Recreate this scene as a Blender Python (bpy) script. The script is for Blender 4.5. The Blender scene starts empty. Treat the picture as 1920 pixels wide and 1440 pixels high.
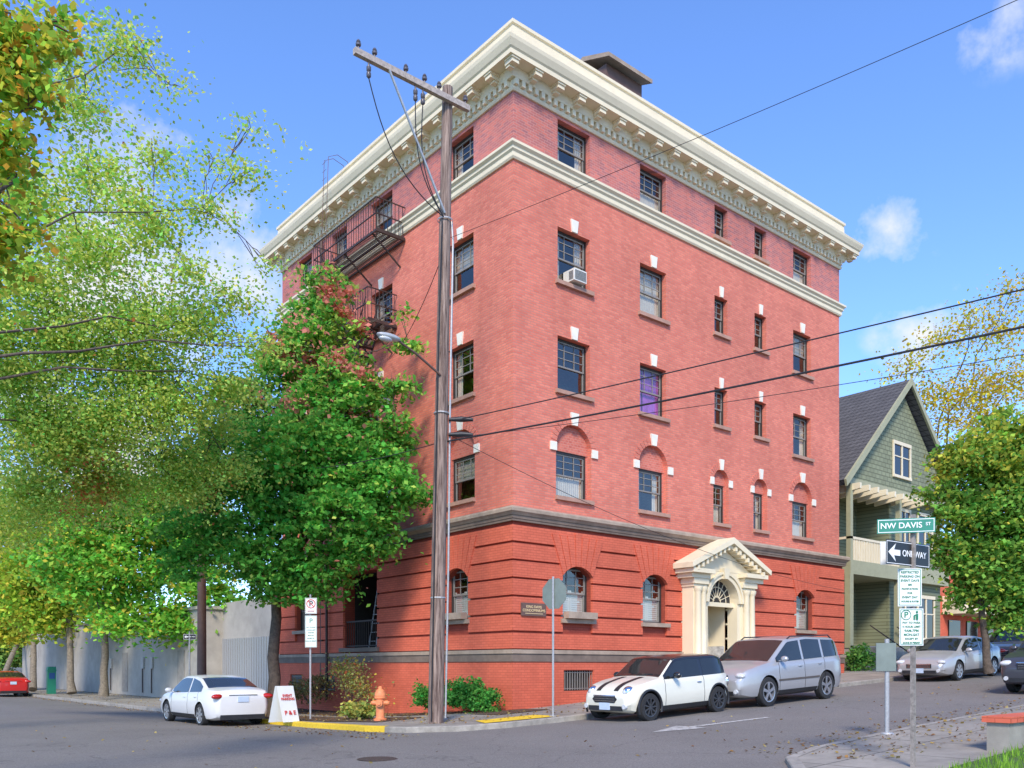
import bpy, bmesh, math, random
import numpy as np
from mathutils import Vector, Matrix, Euler
random.seed(7)
RNG=np.random.default_rng(11)
S=bpy.context.scene
C=S.collection
R=math.radians
# ------------------------------------------------------------------ camera
CX,CY,CZ=-15.39,-18.41,1.6
SA,CA=.640,.768
cam=bpy.data.objects.new('camera',bpy.data.cameras.new('camera'));C.objects.link(cam)
cam.location=(CX,CY,CZ);cam.rotation_euler=(R(90),0,-math.atan2(SA,CA))
cam.data.sensor_width=36;cam.data.lens=1640/1920*36;cam.data.shift_y=(1250-720)/1920
cam.data.clip_end=3000;cam.data.clip_start=.1
S.camera=cam
def W(px,py,D):
    k=(px-960)/1640
    return Vector((CX+D*(SA+CA*k),CY+D*(CA-SA*k),CZ+(1250-py)/1640*D))
def sm(a,b,t):
    t=min(1,max(0,(t-a)/(b-a)));return t*t*(3-2*t)
def H(x,y):
    t=min(x,45)+8
    s=.5*(t+math.sqrt(t*t+1))*.048
    w=1-sm(-1,9,y)*(1-sm(0,6,x))
    yy=min(max(y,-5.4),3)
    return .03+s*w-.02*(yy+5.4)*(1-sm(0,8,x))*1.0*sm(-9,-5,x)
# ------------------------------------------------------------------ materials
def nm(name):
    m=bpy.data.materials.new(name);m.use_nodes=True;nt=m.node_tree
    b=nt.nodes['Principled BSDF'];return m,nt,b
def N(nt,t,**k):
    n=nt.nodes.new(t)
    for a,v in k.items():
        if a in n.inputs: n.inputs[a].default_value=v
        else: setattr(n,a,v)
    return n
def mixc(nt,fac,a,b,bt='MIX'):
    n=nt.nodes.new('ShaderNodeMix');n.data_type='RGBA';n.blend_type=bt
    for s,v in ((n.inputs[0],fac),(n.inputs[6],a),(n.inputs[7],b)):
        if hasattr(v,'default_value') or hasattr(v,'is_linked'): nt.links.new(v,s)
        else: s.default_value=v if not isinstance(v,tuple) else (*v[:3],1)
    return n.outputs[2]
def pmat(name,col,rough=.6,metal=0,var=.15,scale=4,bump=0,bscale=40,coat=0,spec=.5,stain=0):
    m,nt,b=nm(name);b.inputs['Roughness'].default_value=rough;b.inputs['Metallic'].default_value=metal
    b.inputs['Coat Weight'].default_value=coat;b.inputs['Specular IOR Level'].default_value=spec
    tc=N(nt,'ShaderNodeTexCoord')
    n=N(nt,'ShaderNodeTexNoise',Scale=scale,Detail=3.0,Roughness=.65);nt.links.new(tc.outputs['Object'],n.inputs['Vector'])
    mr=N(nt,'ShaderNodeMapRange');mr.inputs['From Min'].default_value=.3;mr.inputs['From Max'].default_value=.7
    nt.links.new(n.outputs['Fac'],mr.inputs['Value'])
    lo=tuple(c*(1-var) for c in col);hi=tuple(min(1,c*(1+var)) for c in col)
    c=mixc(nt,mr.outputs[0],lo,hi)
    if stain:
        n2=N(nt,'ShaderNodeTexNoise',Scale=.5,Detail=5.0,Roughness=.7);nt.links.new(tc.outputs['Object'],n2.inputs['Vector'])
        m2=N(nt,'ShaderNodeMapRange');m2.inputs['From Min'].default_value=.45;m2.inputs['From Max'].default_value=.7;m2.inputs['To Max'].default_value=stain
        nt.links.new(n2.outputs['Fac'],m2.inputs['Value'])
        c=mixc(nt,m2.outputs[0],c,tuple(v*.45 for v in col))
    nt.links.new(c,b.inputs['Base Color'])
    if bump:
        n3=N(nt,'ShaderNodeTexNoise',Scale=bscale,Detail=2.0);nt.links.new(tc.outputs['Object'],n3.inputs['Vector'])
        bp=N(nt,'ShaderNodeBump',Strength=bump,Distance=.02);nt.links.new(n3.outputs['Fac'],bp.inputs['Height']);nt.links.new(bp.outputs[0],b.inputs['Normal'])
    return m
def brickmat(name,c1,c2,mort,rough=.75,bw=.21,rh=.072,ms=.009,streak=.22):
    m,nt,b=nm(name);b.inputs['Roughness'].default_value=rough;b.inputs['Specular IOR Level'].default_value=.25
    tc=N(nt,'ShaderNodeTexCoord');sx=N(nt,'ShaderNodeSeparateXYZ');nt.links.new(tc.outputs['Object'],sx.inputs[0])
    ad=N(nt,'ShaderNodeMath',operation='ADD');nt.links.new(sx.outputs[0],ad.inputs[0]);nt.links.new(sx.outputs[1],ad.inputs[1])
    cb=N(nt,'ShaderNodeCombineXYZ');nt.links.new(ad.outputs[0],cb.inputs[0]);nt.links.new(sx.outputs[2],cb.inputs[1])
    br=N(nt,'ShaderNodeTexBrick');br.inputs['Scale'].default_value=1;br.inputs['Brick Width'].default_value=bw;br.inputs['Row Height'].default_value=rh
    br.inputs['Mortar Size'].default_value=ms;br.inputs['Mortar Smooth'].default_value=.3;br.inputs['Bias'].default_value=-.1
    br.inputs['Color1'].default_value=(*c1,1);br.inputs['Color2'].default_value=(*c2,1);br.inputs['Mortar'].default_value=(*mort,1)
    nt.links.new(cb.outputs[0],br.inputs['Vector'])
    n=N(nt,'ShaderNodeTexNoise',Scale=.35,Detail=6.0,Roughness=.7);nt.links.new(tc.outputs['Object'],n.inputs['Vector'])
    mr=N(nt,'ShaderNodeMapRange');mr.inputs['From Min'].default_value=.32;mr.inputs['From Max'].default_value=.72;mr.inputs['To Min'].default_value=.82;mr.inputs['To Max'].default_value=1.16
    nt.links.new(n.outputs['Fac'],mr.inputs['Value'])
    c=mixc(nt,1.0,br.outputs['Color'],mr.outputs[0],'MULTIPLY')
    mp=N(nt,'ShaderNodeMapping');mp.inputs['Scale'].default_value=(2.2,2.2,.12);nt.links.new(tc.outputs['Object'],mp.inputs[0])
    n4=N(nt,'ShaderNodeTexNoise',Scale=1.0,Detail=3.0);nt.links.new(mp.outputs[0],n4.inputs['Vector'])
    m4=N(nt,'ShaderNodeMapRange');m4.inputs['From Min'].default_value=.5;m4.inputs['From Max'].default_value=.75;m4.inputs['To Max'].default_value=streak
    nt.links.new(n4.outputs['Fac'],m4.inputs['Value'])
    c=mixc(nt,m4.outputs[0],c,tuple(v*.55 for v in c1))
    nt.links.new(c,b.inputs['Base Color'])
    bp=N(nt,'ShaderNodeBump',Strength=.5,Distance=.012);bp.invert=True
    nt.links.new(br.outputs['Fac'],bp.inputs['Height']);nt.links.new(bp.outputs[0],b.inputs['Normal'])
    return m
M={}
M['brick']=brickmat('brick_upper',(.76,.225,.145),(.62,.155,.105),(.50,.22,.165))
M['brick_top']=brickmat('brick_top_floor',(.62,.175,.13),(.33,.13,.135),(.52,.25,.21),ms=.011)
M['brick_low']=brickmat('brick_painted_base',(.70,.155,.085),(.62,.132,.072),(.48,.10,.055),ms=.006)
M['joint']=brickmat('brick_joint_shade',(.36,.075,.045),(.30,.06,.036),(.24,.05,.03),ms=.006)  # base brick darkened: groove shade painted into the backing wall colour
M['brick_tymp']=brickmat('brick_tympanum',(.64,.18,.12),(.50,.12,.085),(.58,.24,.18),bw=.14,rh=.072,ms=.010)
M['cream']=pmat('cream_paint',(.80,.69,.47),.5,var=.07,scale=2,stain=.20)
M['white']=pmat('white_stone',(.80,.75,.62),.6,var=.06)
M['trim']=pmat('grey_brown_stone',(.38,.29,.21),.8,var=.2,scale=3,stain=.5,bump=.2)
M['trimd']=pmat('dark_stone',(.19,.14,.105),.8,var=.2,scale=3,stain=.4)
M['sill']=pmat('sill_brownstone',(.42,.24,.17),.8,var=.15)
M['frame']=pmat('dark_frame',(.035,.03,.026),.5,var=.2)
M['sash']=pmat('grey_sash',(.24,.22,.19),.5,var=.1)
M['sashw']=pmat('white_sash',(.7,.68,.6),.5,var=.05)
M['curtain']=pmat('curtain',(.75,.72,.63),.9,var=.1)
M['purple']=pmat('purple_curtain',(.50,.16,.66),.9,var=.25)
M['blind']=pmat('blind',(.6,.58,.5),.8,var=.05)
M['shutter']=pmat('white_shutter',(.8,.79,.75),.5,var=.03)
M['roofing']=pmat('roofing',(.09,.085,.08),.9,bump=.3)
M['brown']=pmat('brown_paint',(.14,.08,.06),.7)
M['iron']=pmat('dark_iron',(.05,.032,.026),.6,var=.4,metal=.1)
M['steel']=pmat('galvanised_steel',(.42,.42,.41),.5,metal=.4,var=.15,scale=20)
M['steelm']=pmat('sign_back_metal',(.19,.23,.20),.6,metal=.1,var=.12)
M['black']=pmat('black_plastic',(.02,.02,.022),.5,var=.2)
M['rubber']=pmat('rubber',(.022,.022,.022),.85,var=.2)
M['rim']=pmat('alloy_rim',(.55,.55,.57),.3,metal=.8,var=.05)
M['rimd']=pmat('dark_rim',(.09,.09,.095),.35,metal=.6,var=.1)
M['chrome']=pmat('chrome',(.7,.7,.72),.12,metal=1,var=.02)
M['concrete']=pmat('concrete',(.32,.29,.24),.85,var=.14,scale=3,stain=.35,bump=.25,bscale=60)
M['kerbm']=pmat('kerb_concrete',(.33,.30,.25),.85,var=.25,scale=5,stain=.5,bump=.3)
M['greywall']=pmat('warm_beige_render',(.40,.37,.32),.85,var=.10,scale=1.2,stain=.4)
M['mulch']=pmat('mulch',(.10,.06,.035),.95,var=.6,scale=25,bump=1,bscale=50)
M['yellow']=pmat('yellow_paint',(.84,.56,.03),.7,var=.15,scale=14,stain=.3)
M['hyd']=pmat('hydrant_paint',(.74,.24,.09),.55,var=.2,scale=8)
M['olive']=pmat('olive_trim',(.36,.35,.21),.6,var=.08)
M['signgreen']=pmat('sign_green',(.02,.22,.14),.4,var=.05)
M['signwhite']=pmat('sign_white',(.76,.77,.72),.4,var=.03)
M['signblack']=pmat('sign_black',(.015,.015,.015),.4,var=.05)
M['txtgreen']=pmat('text_green',(.03,.22,.12),.5,var=.02)
M['txtred']=pmat('text_red',(.6,.04,.03),.5,var=.02)
M['txtw']=pmat('text_white',(.85,.85,.82),.5,var=.02)
M['txtgold']=pmat('text_gold',(.75,.55,.28),.5,var=.02)
M['blue']=pmat('blue_panel',(.02,.08,.25),.5,var=.05)
M['ceramic']=pmat('insulator',(.10,.09,.10),.3,var=.1)
M['wire']=pmat('wire_rubber',(.018,.018,.02),.7,var=.1)
M['marble']=pmat('grey_marble',(.45,.44,.42),.35,var=.4,scale=6)
M['tan']=pmat('tan_stucco',(.5,.42,.25),.8)
M['lamp']=pmat('lamp_grey',(.5,.5,.48),.4,metal=.3)
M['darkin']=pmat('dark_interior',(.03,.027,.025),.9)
M['carglass']=pmat('car_glass',(.02,.023,.023),.05,var=.1,coat=.2,spec=.5)
M['headlight']=pmat('headlight_lens',(.6,.61,.61),.08,var=.15,scale=30,coat=.8)
M['taillight']=pmat('tail_lens',(.45,.015,.015),.12,coat=.6,var=.2,scale=30)
M['plate']=pmat('plate',(.50,.60,.72),.5,var=.1)
def paint(name,col,metal=0): return pmat(name,col,.3,metal,var=.02,coat=.5)
M['p_white']=paint('paint_white',(.70,.69,.66));M['p_cream']=paint('paint_cream',(.72,.69,.56))
M['p_silver']=paint('paint_silver',(.44,.435,.43),.35);M['p_black']=paint('paint_black',(.015,.015,.017))
M['p_grey']=paint('paint_dark_grey',(.13,.11,.095),.2);M['p_red']=paint('paint_red',(.55,.02,.02));M['p_slate']=paint('paint_slate',(.06,.062,.075),.2)
m,nt,b=nm('weathered_wood');tc=N(nt,'ShaderNodeTexCoord');mp=N(nt,'ShaderNodeMapping');mp.inputs['Scale'].default_value=(14,14,.7)
nt.links.new(tc.outputs['Object'],mp.inputs[0]);n=N(nt,'ShaderNodeTexNoise',Scale=2.0,Detail=6.0,Roughness=.7);nt.links.new(mp.outputs[0],n.inputs['Vector'])
cr=N(nt,'ShaderNodeValToRGB');nt.links.new(n.outputs['Fac'],cr.inputs[0])
cr.color_ramp.elements[0].position=.36;cr.color_ramp.elements[0].color=(.07,.04,.03,1);cr.color_ramp.elements[1].position=.64;cr.color_ramp.elements[1].color=(.36,.265,.21,1)
nt.links.new(cr.outputs[0],b.inputs['Base Color']);b.inputs['Roughness'].default_value=.9
bp=N(nt,'ShaderNodeBump',Strength=.6,Distance=.02);nt.links.new(n.outputs['Fac'],bp.inputs['Height']);nt.links.new(bp.outputs[0],b.inputs['Normal']);M['wood']=m
m=bpy.data.materials.new('window_glass');m.use_nodes=True;nt=m.node_tree;nt.nodes.clear()
o_=N(nt,'ShaderNodeOutputMaterial');mx=N(nt,'ShaderNodeMixShader');tr=N(nt,'ShaderNodeBsdfTransparent');gl=N(nt,'ShaderNodeBsdfGlossy')
tr.inputs[0].default_value=(.76,.76,.73,1);gl.inputs['Color'].default_value=(.9,.86,.78,1);gl.inputs['Roughness'].default_value=.03
tc=N(nt,'ShaderNodeTexCoord');n=N(nt,'ShaderNodeTexNoise',Scale=1.3,Detail=1.0);nt.links.new(tc.outputs['Object'],n.inputs['Vector'])
bp=N(nt,'ShaderNodeBump',Strength=.3,Distance=.05);nt.links.new(n.outputs['Fac'],bp.inputs['Height']);nt.links.new(bp.outputs[0],gl.inputs['Normal'])
mx.inputs[0].default_value=.16;nt.links.new(tr.outputs[0],mx.inputs[1]);nt.links.new(gl.outputs[0],mx.inputs[2]);nt.links.new(mx.outputs[0],o_.inputs[0]);M['glass']=m
m,nt,b=nm('asphalt');b.inputs['Roughness'].default_value=.9;b.inputs['Specular IOR Level'].default_value=.2
tc=N(nt,'ShaderNodeTexCoord')
a=N(nt,'ShaderNodeTexNoise',Scale=.3,Detail=6.0,Roughness=.65);nt.links.new(tc.outputs['Object'],a.inputs['Vector'])
g=N(nt,'ShaderNodeTexNoise',Scale=40.0,Detail=2.0,Roughness=.8);nt.links.new(tc.outputs['Object'],g.inputs['Vector'])
c=mixc(nt,a.outputs['Fac'],(.145,.132,.118),(.25,.23,.205))
mr=N(nt,'ShaderNodeMapRange');mr.inputs['From Min'].default_value=.25;mr.inputs['From Max'].default_value=.75;mr.inputs['To Min'].default_value=.6;mr.inputs['To Max'].default_value=1.4
nt.links.new(g.outputs['Fac'],mr.inputs['Value']);c=mixc(nt,1.0,c,mr.outputs[0],'MULTIPLY')
v=N(nt,'ShaderNodeTexVoronoi',feature='DISTANCE_TO_EDGE',Scale=.22)
n5=N(nt,'ShaderNodeTexNoise',Scale=1.2,Detail=4.0);nt.links.new(tc.outputs['Object'],n5.inputs['Vector'])
va=N(nt,'ShaderNodeVectorMath',operation='ADD');nt.links.new(tc.outputs['Object'],va.inputs[0]);nt.links.new(n5.outputs['Color'],va.inputs[1]);nt.links.new(va.outputs[0],v.inputs['Vector'])
m6=N(nt,'ShaderNodeMapRange');m6.inputs['From Min'].default_value=.0;m6.inputs['From Max'].default_value=.005;m6.inputs['To Min'].default_value=.4;m6.inputs['To Max'].default_value=0
nt.links.new(v.outputs['Distance'],m6.inputs['Value']);c=mixc(nt,m6.outputs[0],c,(.06,.055,.05))
nt.links.new(c,b.inputs['Base Color'])
bp=N(nt,'ShaderNodeBump',Strength=.5,Distance=.01);nt.links.new(g.outputs['Fac'],bp.inputs['Height']);nt.links.new(bp.outputs[0],b.inputs['Normal']);M['asphalt']=m
m,nt,b=nm('road_paint');b.inputs['Roughness'].default_value=.8;tc=N(nt,'ShaderNodeTexCoord');n=N(nt,'ShaderNodeTexNoise',Scale=9.0,Detail=5.0,Roughness=.75);nt.links.new(tc.outputs['Object'],n.inputs['Vector'])
mr=N(nt,'ShaderNodeMapRange');mr.inputs['From Min'].default_value=.38;mr.inputs['From Max'].default_value=.55;nt.links.new(n.outputs['Fac'],mr.inputs['Value'])
nt.links.new(mixc(nt,mr.outputs[0],(.22,.205,.185),(.50,.48,.43)),b.inputs['Base Color']);M['roadwhite']=m
m,nt,b=nm('pavement');b.inputs['Roughness'].default_value=.9
tc=N(nt,'ShaderNodeTexCoord');br=N(nt,'ShaderNodeTexBrick');br.offset=0;br.inputs['Scale'].default_value=1;br.inputs['Brick Width'].default_value=1.5;br.inputs['Row Height'].default_value=1.5
br.inputs['Mortar Size'].default_value=.014;br.inputs['Color1'].default_value=(.33,.295,.24,1);br.inputs['Color2'].default_value=(.28,.25,.205,1);br.inputs['Mortar'].default_value=(.10,.09,.07,1)
nt.links.new(tc.outputs['Object'],br.inputs['Vector']);a=N(nt,'ShaderNodeTexNoise',Scale=1.3,Detail=6.0,Roughness=.75);nt.links.new(tc.outputs['Object'],a.inputs['Vector'])
mr=N(nt,'ShaderNodeMapRange');mr.inputs['From Min'].default_value=.3;mr.inputs['From Max'].default_value=.7;mr.inputs['To Min'].default_value=.65;mr.inputs['To Max'].default_value=1.2
nt.links.new(a.outputs['Fac'],mr.inputs['Value']);nt.links.new(mixc(nt,1.0,br.outputs['Color'],mr.outputs[0],'MULTIPLY'),b.inputs['Base Color']);M['pave']=m
def lap(name,col,row,bw,dark=.5):
    m,nt,b=nm(name);b.inputs['Roughness'].default_value=.8;b.inputs['Specular IOR Level'].default_value=.25
    tc=N(nt,'ShaderNodeTexCoord');sx=N(nt,'ShaderNodeSeparateXYZ');nt.links.new(tc.outputs['Object'],sx.inputs[0])
    ad=N(nt,'ShaderNodeMath',operation='ADD');nt.links.new(sx.outputs[0],ad.inputs[0]);nt.links.new(sx.outputs[1],ad.inputs[1])
    cb=N(nt,'ShaderNodeCombineXYZ');nt.links.new(ad.outputs[0],cb.inputs[0]);nt.links.new(sx.outputs[2],cb.inputs[1])
    br=N(nt,'ShaderNodeTexBrick');br.inputs['Scale'].default_value=1;br.inputs['Brick Width'].default_value=bw;br.inputs['Row Height'].default_value=row;br.inputs['Mortar Size'].default_value=row*.09
    br.inputs['Color1'].default_value=(*col,1);br.inputs['Color2'].default_value=(*[c*.8 for c in col],1);br.inputs['Mortar'].default_value=(*[c*dark for c in col],1)
    nt.links.new(cb.outputs[0],br.inputs['Vector']);nt.links.new(br.outputs['Color'],b.inputs['Base Color'])
    bp=N(nt,'ShaderNodeBump',Strength=.7,Distance=.02);bp.invert=True;nt.links.new(br.outputs['Fac'],bp.inputs['Height']);nt.links.new(bp.outputs[0],b.inputs['Normal']);return m
M['gshingle']=lap('green_shingle_wall',(.27,.29,.18),.20,.35);M['siding']=lap('green_lap_siding',(.25,.27,.165),.16,6.0)
M['shingle']=lap('grey_roof_shingle',(.12,.115,.115),.20,.30,.4)
def leafmat(name,tr=.5):
    m=bpy.data.materials.new(name);m.use_nodes=True;nt=m.node_tree;nt.nodes.clear()
    o_=N(nt,'ShaderNodeOutputMaterial');mx=N(nt,'ShaderNodeMixShader');at=N(nt,'ShaderNodeAttribute',attribute_name='tint')
    d=N(nt,'ShaderNodeBsdfDiffuse');t=N(nt,'ShaderNodeBsdfTranslucent')
    nt.links.new(at.outputs['Color'],d.inputs['Color']);nt.links.new(at.outputs['Color'],t.inputs[0])
    mx.inputs[0].default_value=tr;nt.links.new(d.outputs[0],mx.inputs[1]);nt.links.new(t.outputs[0],mx.inputs[2]);nt.links.new(mx.outputs[0],o_.inputs[0]);return m
M['leaf']=leafmat('leaf',.48);M['bark']=pmat('bark',(.10,.075,.055),.9,var=.4,scale=9,bump=1,bscale=14)
M['barkg']=pmat('bark_grey',(.20,.165,.12),.9,var=.35,scale=9,bump=1,bscale=14)
# ------------------------------------------------------------------ mesh builder
class MB:
    def __init__(s): s.v=[];s.f=[];s.mi=[];s.cur=0
    def add(s,pts):
        i=len(s.v);s.v.extend(Vector(p) for p in pts);return i
    def poly(s,pts): i=s.add(pts);s.f.append(tuple(range(i,i+len(pts))));s.mi.append(s.cur)
    def hexa(s,p):
        i=s.add(p)
        for q in ((3,2,1,0),(4,5,6,7),(0,1,5,4),(1,2,6,5),(2,3,7,6),(3,0,4,7)): s.f.append(tuple(i+k for k in q));s.mi.append(s.cur)
    def box(s,x0,x1,y0,y1,z0,z1): s.hexa([(x0,y0,z0),(x1,y0,z0),(x1,y1,z0),(x0,y1,z0),(x0,y0,z1),(x1,y0,z1),(x1,y1,z1),(x0,y1,z1)])
    def fbox(s,f,u0,u1,d0,d1,z0,z1): s.hexa([f(u0,d0,z0),f(u1,d0,z0),f(u1,d1,z0),f(u0,d1,z0),f(u0,d0,z1),f(u1,d0,z1),f(u1,d1,z1),f(u0,d1,z1)])
    def prism(s,f,pts,d0,d1):
        n=len(pts);i=s.add([f(u,d0,z) for u,z in pts]+[f(u,d1,z) for u,z in pts])
        s.f.append(tuple(range(i,i+n)));s.f.append(tuple(range(i+2*n-1,i+n-1,-1)));s.mi+= [s.cur]*2
        for k in range(n): s.f.append((i+k,i+(k+1)%n,i+n+(k+1)%n,i+n+k));s.mi.append(s.cur)
    def tube(s,pts,rad,n=8,cap=True):
        pts=[Vector(p) for p in pts];m=len(pts)
        if not hasattr(rad,'__len__'): rad=[rad]*m
        base=None;prev=None
        for k,p in enumerate(pts):
            t=(pts[min(k+1,m-1)]-pts[max(k-1,0)]).normalized()
            if prev is None: a=t.orthogonal().normalized()
            else:
                a=prev-t*prev.dot(t)
                a=a.normalized() if a.length>1e-6 else t.orthogonal().normalized()
            prev=a;bb=t.cross(a)
            i=s.add([p+(a*math.cos(2*math.pi*j/n)+bb*math.sin(2*math.pi*j/n))*rad[k] for j in range(n)])
            if base is not None:
                for j in range(n): s.f.append((base+j,base+(j+1)%n,i+(j+1)%n,i+j));s.mi.append(s.cur)
            elif cap: s.f.append(tuple(range(i+n-1,i-1,-1)));s.mi.append(s.cur)
            base=i
        if cap: s.f.append(tuple(range(base,base+n)));s.mi.append(s.cur)
    def bar(s,a,b,r,n=4): s.tube([a,b],r,n)
    def lathe(s,prof,n,o=(0,0,0),ax='z'):
        o=Vector(o);base=None
        for r,h in prof:
            ring=[]
            for j in range(n):
                c,q=math.cos(2*math.pi*j/n)*r,math.sin(2*math.pi*j/n)*r
                ring.append(o+Vector((c,q,h) if ax=='z' else ((c,h,q) if ax=='y' else (h,c,q))))
            i=s.add(ring)
            if base is not None:
                for j in range(n): s.f.append((base+j,base+(j+1)%n,i+(j+1)%n,i+j));s.mi.append(s.cur)
            base=i
    def ell(s,c,r,n=14,m=9,rot=None):
        c=Vector(c)
        rings=[]
        for a in range(m+1):
            th=math.pi*a/m;ring=[]
            for j in range(n):
                p=Vector((math.sin(th)*math.cos(2*math.pi*j/n)*r[0],math.sin(th)*math.sin(2*math.pi*j/n)*r[1],math.cos(th)*r[2]))
                if rot: p=rot@p
                ring.append(c+p)
            rings.append(s.add(ring))
        for a in range(m):
            for j in range(n): s.f.append((rings[a]+j,rings[a]+(j+1)%n,rings[a+1]+(j+1)%n,rings[a+1]+j));s.mi.append(s.cur)
    def build(s,name,mat,parent=None,smooth=False,recalc=True):
        me=bpy.data.meshes.new(name);me.from_pydata([tuple(v) for v in s.v],[],s.f)
        for mm in (mat if isinstance(mat,list) else [mat]): me.materials.append(mm)
        if isinstance(mat,list): me.polygons.foreach_set('material_index',s.mi)
        if recalc:
            b=bmesh.new();b.from_mesh(me);bmesh.ops.remove_doubles(b,verts=b.verts,dist=1e-5);bmesh.ops.recalc_face_normals(b,faces=b.faces);b.to_mesh(me);b.free()
        if smooth:
            me.polygons.foreach_set('use_smooth',[True]*len(me.polygons))
            try: me.set_sharp_from_angle(angle=R(smooth if smooth>1 else 50))
            except Exception: pass
        o=bpy.data.objects.new(name,me);C.objects.link(o)
        if parent is not None: par(o,parent)
        return o
def par(o,p):
    o.parent=p
    if p.type=='EMPTY': o.matrix_parent_inverse=p.matrix_basis.inverted()
def tag(o,label,cat,group=None,kind=None):
    if label:o['label']=label
    if cat:o['category']=cat
    if group:o['group']=group
    if kind:o['kind']=kind
    return o
def empty(name,loc,label,cat,group=None):
    o=bpy.data.objects.new(name,None);C.objects.link(o);o.location=loc;o.empty_display_size=.2
    return tag(o,label,cat,group)
def struct(o): o['kind']='structure';return o
def FR(u,d,z): return (u,d,z)
def FL(u,d,z): return (d,u,z)
def text(s,size,loc,rdir,updir,mat,parent,name='lettering',ext=.002,bold=0,align='CENTER'):
    cu=bpy.data.curves.new('t','FONT');cu.body=s;cu.size=size;cu.align_x=align;cu.align_y='CENTER';cu.extrude=ext;cu.offset=bold;cu.space_line=.95
    ob=bpy.data.objects.new('t',cu);C.objects.link(ob)
    dg=bpy.context.evaluated_depsgraph_get();me=bpy.data.meshes.new_from_object(ob.evaluated_get(dg))
    bpy.data.objects.remove(ob)
    r=Vector(rdir).normalized();u=Vector(updir).normalized();n=r.cross(u)
    Mx=Matrix((( r.x,u.x,n.x,loc[0]),(r.y,u.y,n.y,loc[1]),(r.z,u.z,n.z,loc[2]),(0,0,0,1)))
    me.transform(Mx);me.materials.clear();me.materials.append(mat);me.name=name
    o=bpy.data.objects.new(name,me);C.objects.link(o);par(o,parent);return o
# ------------------------------------------------------------------ main building
BW,BL=16.9,14.45
bld=empty('apartment_building',(0,0,.3),'five storey red brick corner apartment building with cream bracketed cornice','building')
def arcpts(u0,u1,zs,rise,n=14):
    c=(u0+u1)/2;w=(u1-u0)/2
    Rr=(w*w+rise*rise)/(2*rise);zc=zs+rise-Rr;a0=math.asin(min(1,w/Rr))
    if rise>w*.999: a0=math.pi/2;Rr=w;zc=zs
    return [(c+Rr*math.sin(-a0+2*a0*i/n),zc+Rr*math.cos(-a0+2*a0*i/n)) for i in range(n+1)]
def wall(mb,f,u0,u1,z0,z1,holes,dep=.3,d0=0):
    hs=[h for h in holes if h[2]<z1-1e-4 and h[3]>z0+1e-4]
    us=sorted({u0,u1,*[h[0] for h in hs],*[h[1] for h in hs]});zs=sorted({z0,z1,*[min(max(h[2],z0),z1) for h in hs],*[min(max(h[3],z0),z1) for h in hs]})
    for a,b in zip(us,us[1:]):
        for c,d in zip(zs,zs[1:]):
            um,zm=(a+b)/2,(c+d)/2
            if any(h[0]<um<h[1] and h[2]<zm<h[3] for h in hs): continue
            mb.poly([f(a,d0,c),f(b,d0,c),f(b,d0,d),f(a,d0,d)])
    for h in hs:
        a,b,c,d=h[:4];rise=h[4] if len(h)>4 else 0
        c2=max(c,z0);d2=min(d,z1);sp=d-rise if rise else d2
        sp=min(sp,z1);e=d0+dep
        mb.poly([f(a,d0,c2),f(a,e,c2),f(a,e,sp),f(a,d0,sp)]);mb.poly([f(b,d0,c2),f(b,e,c2),f(b,e,sp),f(b,d0,sp)])
        if c>=z0: mb.poly([f(a,d0,c),f(b,d0,c),f(b,e,c),f(a,e,c)])
        if rise and d<=z1:
            ap=arcpts(a,b,sp,rise)
            for p,q in zip(ap,ap[1:]):
                if d-p[1]>1e-4 or d-q[1]>1e-4: mb.poly([f(p[0],d0,p[1]),f(q[0],d0,q[1]),f(q[0],d0,d),f(p[0],d0,d)])
                mb.poly([f(p[0],d0,p[1]),f(q[0],d0,q[1]),f(q[0],e,q[1]),f(p[0],e,p[1])])
        elif d<=z1: mb.poly([f(a,d0,d),f(b,d0,d),f(b,e,d),f(a,e,d)])
colsR=[(1.65,2.95,0),(5.15,6.4,0),(8.9,9.62,1),(11.2,11.92,1),(13.65,14.85,0)]
colsL=[(1.8,3.05,0),(6.2,7.55,0),(9.2,10.3,0),(11.9,13.0,0)]
FLO=[(12.67,14.22),(9.54,11.1)]
def holes_for(cols):
    H1=[];H2=[]
    for a,b,s in cols:
        for z0,z1 in FLO: H1.append((a,b,z0+(.28 if s else 0),z1))
        r=(b-a)/2+.06;H1.append((a-.06,b+.06,6.49,7.92+r,r))
        H2.append((a,b,16.03+(.2 if s else 0),17.3))
    return H1,H2
hR,tR=holes_for(colsR);hL,tL=holes_for(colsL)
gR=[(1.7,2.9,2.97,4.5,.28),(5.1,6.25,2.97,4.5,.28),(13.6,14.8,2.97,4.5,.28)]
gL=[(1.85,3.0,2.97,4.5,.28),(11.9,13.0,2.97,4.5,.28)]
door=(7.8,9.4,.4,4.52,.8);log=(6.9,9.2,2.25,4.85)
bsR=[(1.75,2.95,.9,1.5),(4.9,6.0,1.05,1.55),(13.5,14.7,1.3,1.62)];bsL=[(9.8,10.9,.7,1.3),(12.4,13.4,.7,1.3)]
mb=MB();wall(mb,FR,0,BW,6.0,15.56,hR);wall(mb,FL,0,BL,6.0,15.56,hL)
mb.poly([(BW,0,0),(BW,BL,0),(BW,BL,17.5),(BW,0,17.5)]);mb.poly([(0,BL,0),(BW,BL,0),(BW,BL,17.5),(0,BL,17.5)])
wl=mb.build('wall',M['brick'],bld)
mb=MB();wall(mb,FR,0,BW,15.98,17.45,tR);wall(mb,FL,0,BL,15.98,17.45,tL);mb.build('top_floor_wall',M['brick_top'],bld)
GD=-.08;BO=.085
mb=MB();wall(mb,FR,GD,BW+.1,2.05,5.62,gR+[door],.4,GD);wall(mb,FL,GD,BL+.1,2.05,5.62,gL+[log],.4,GD)
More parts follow.
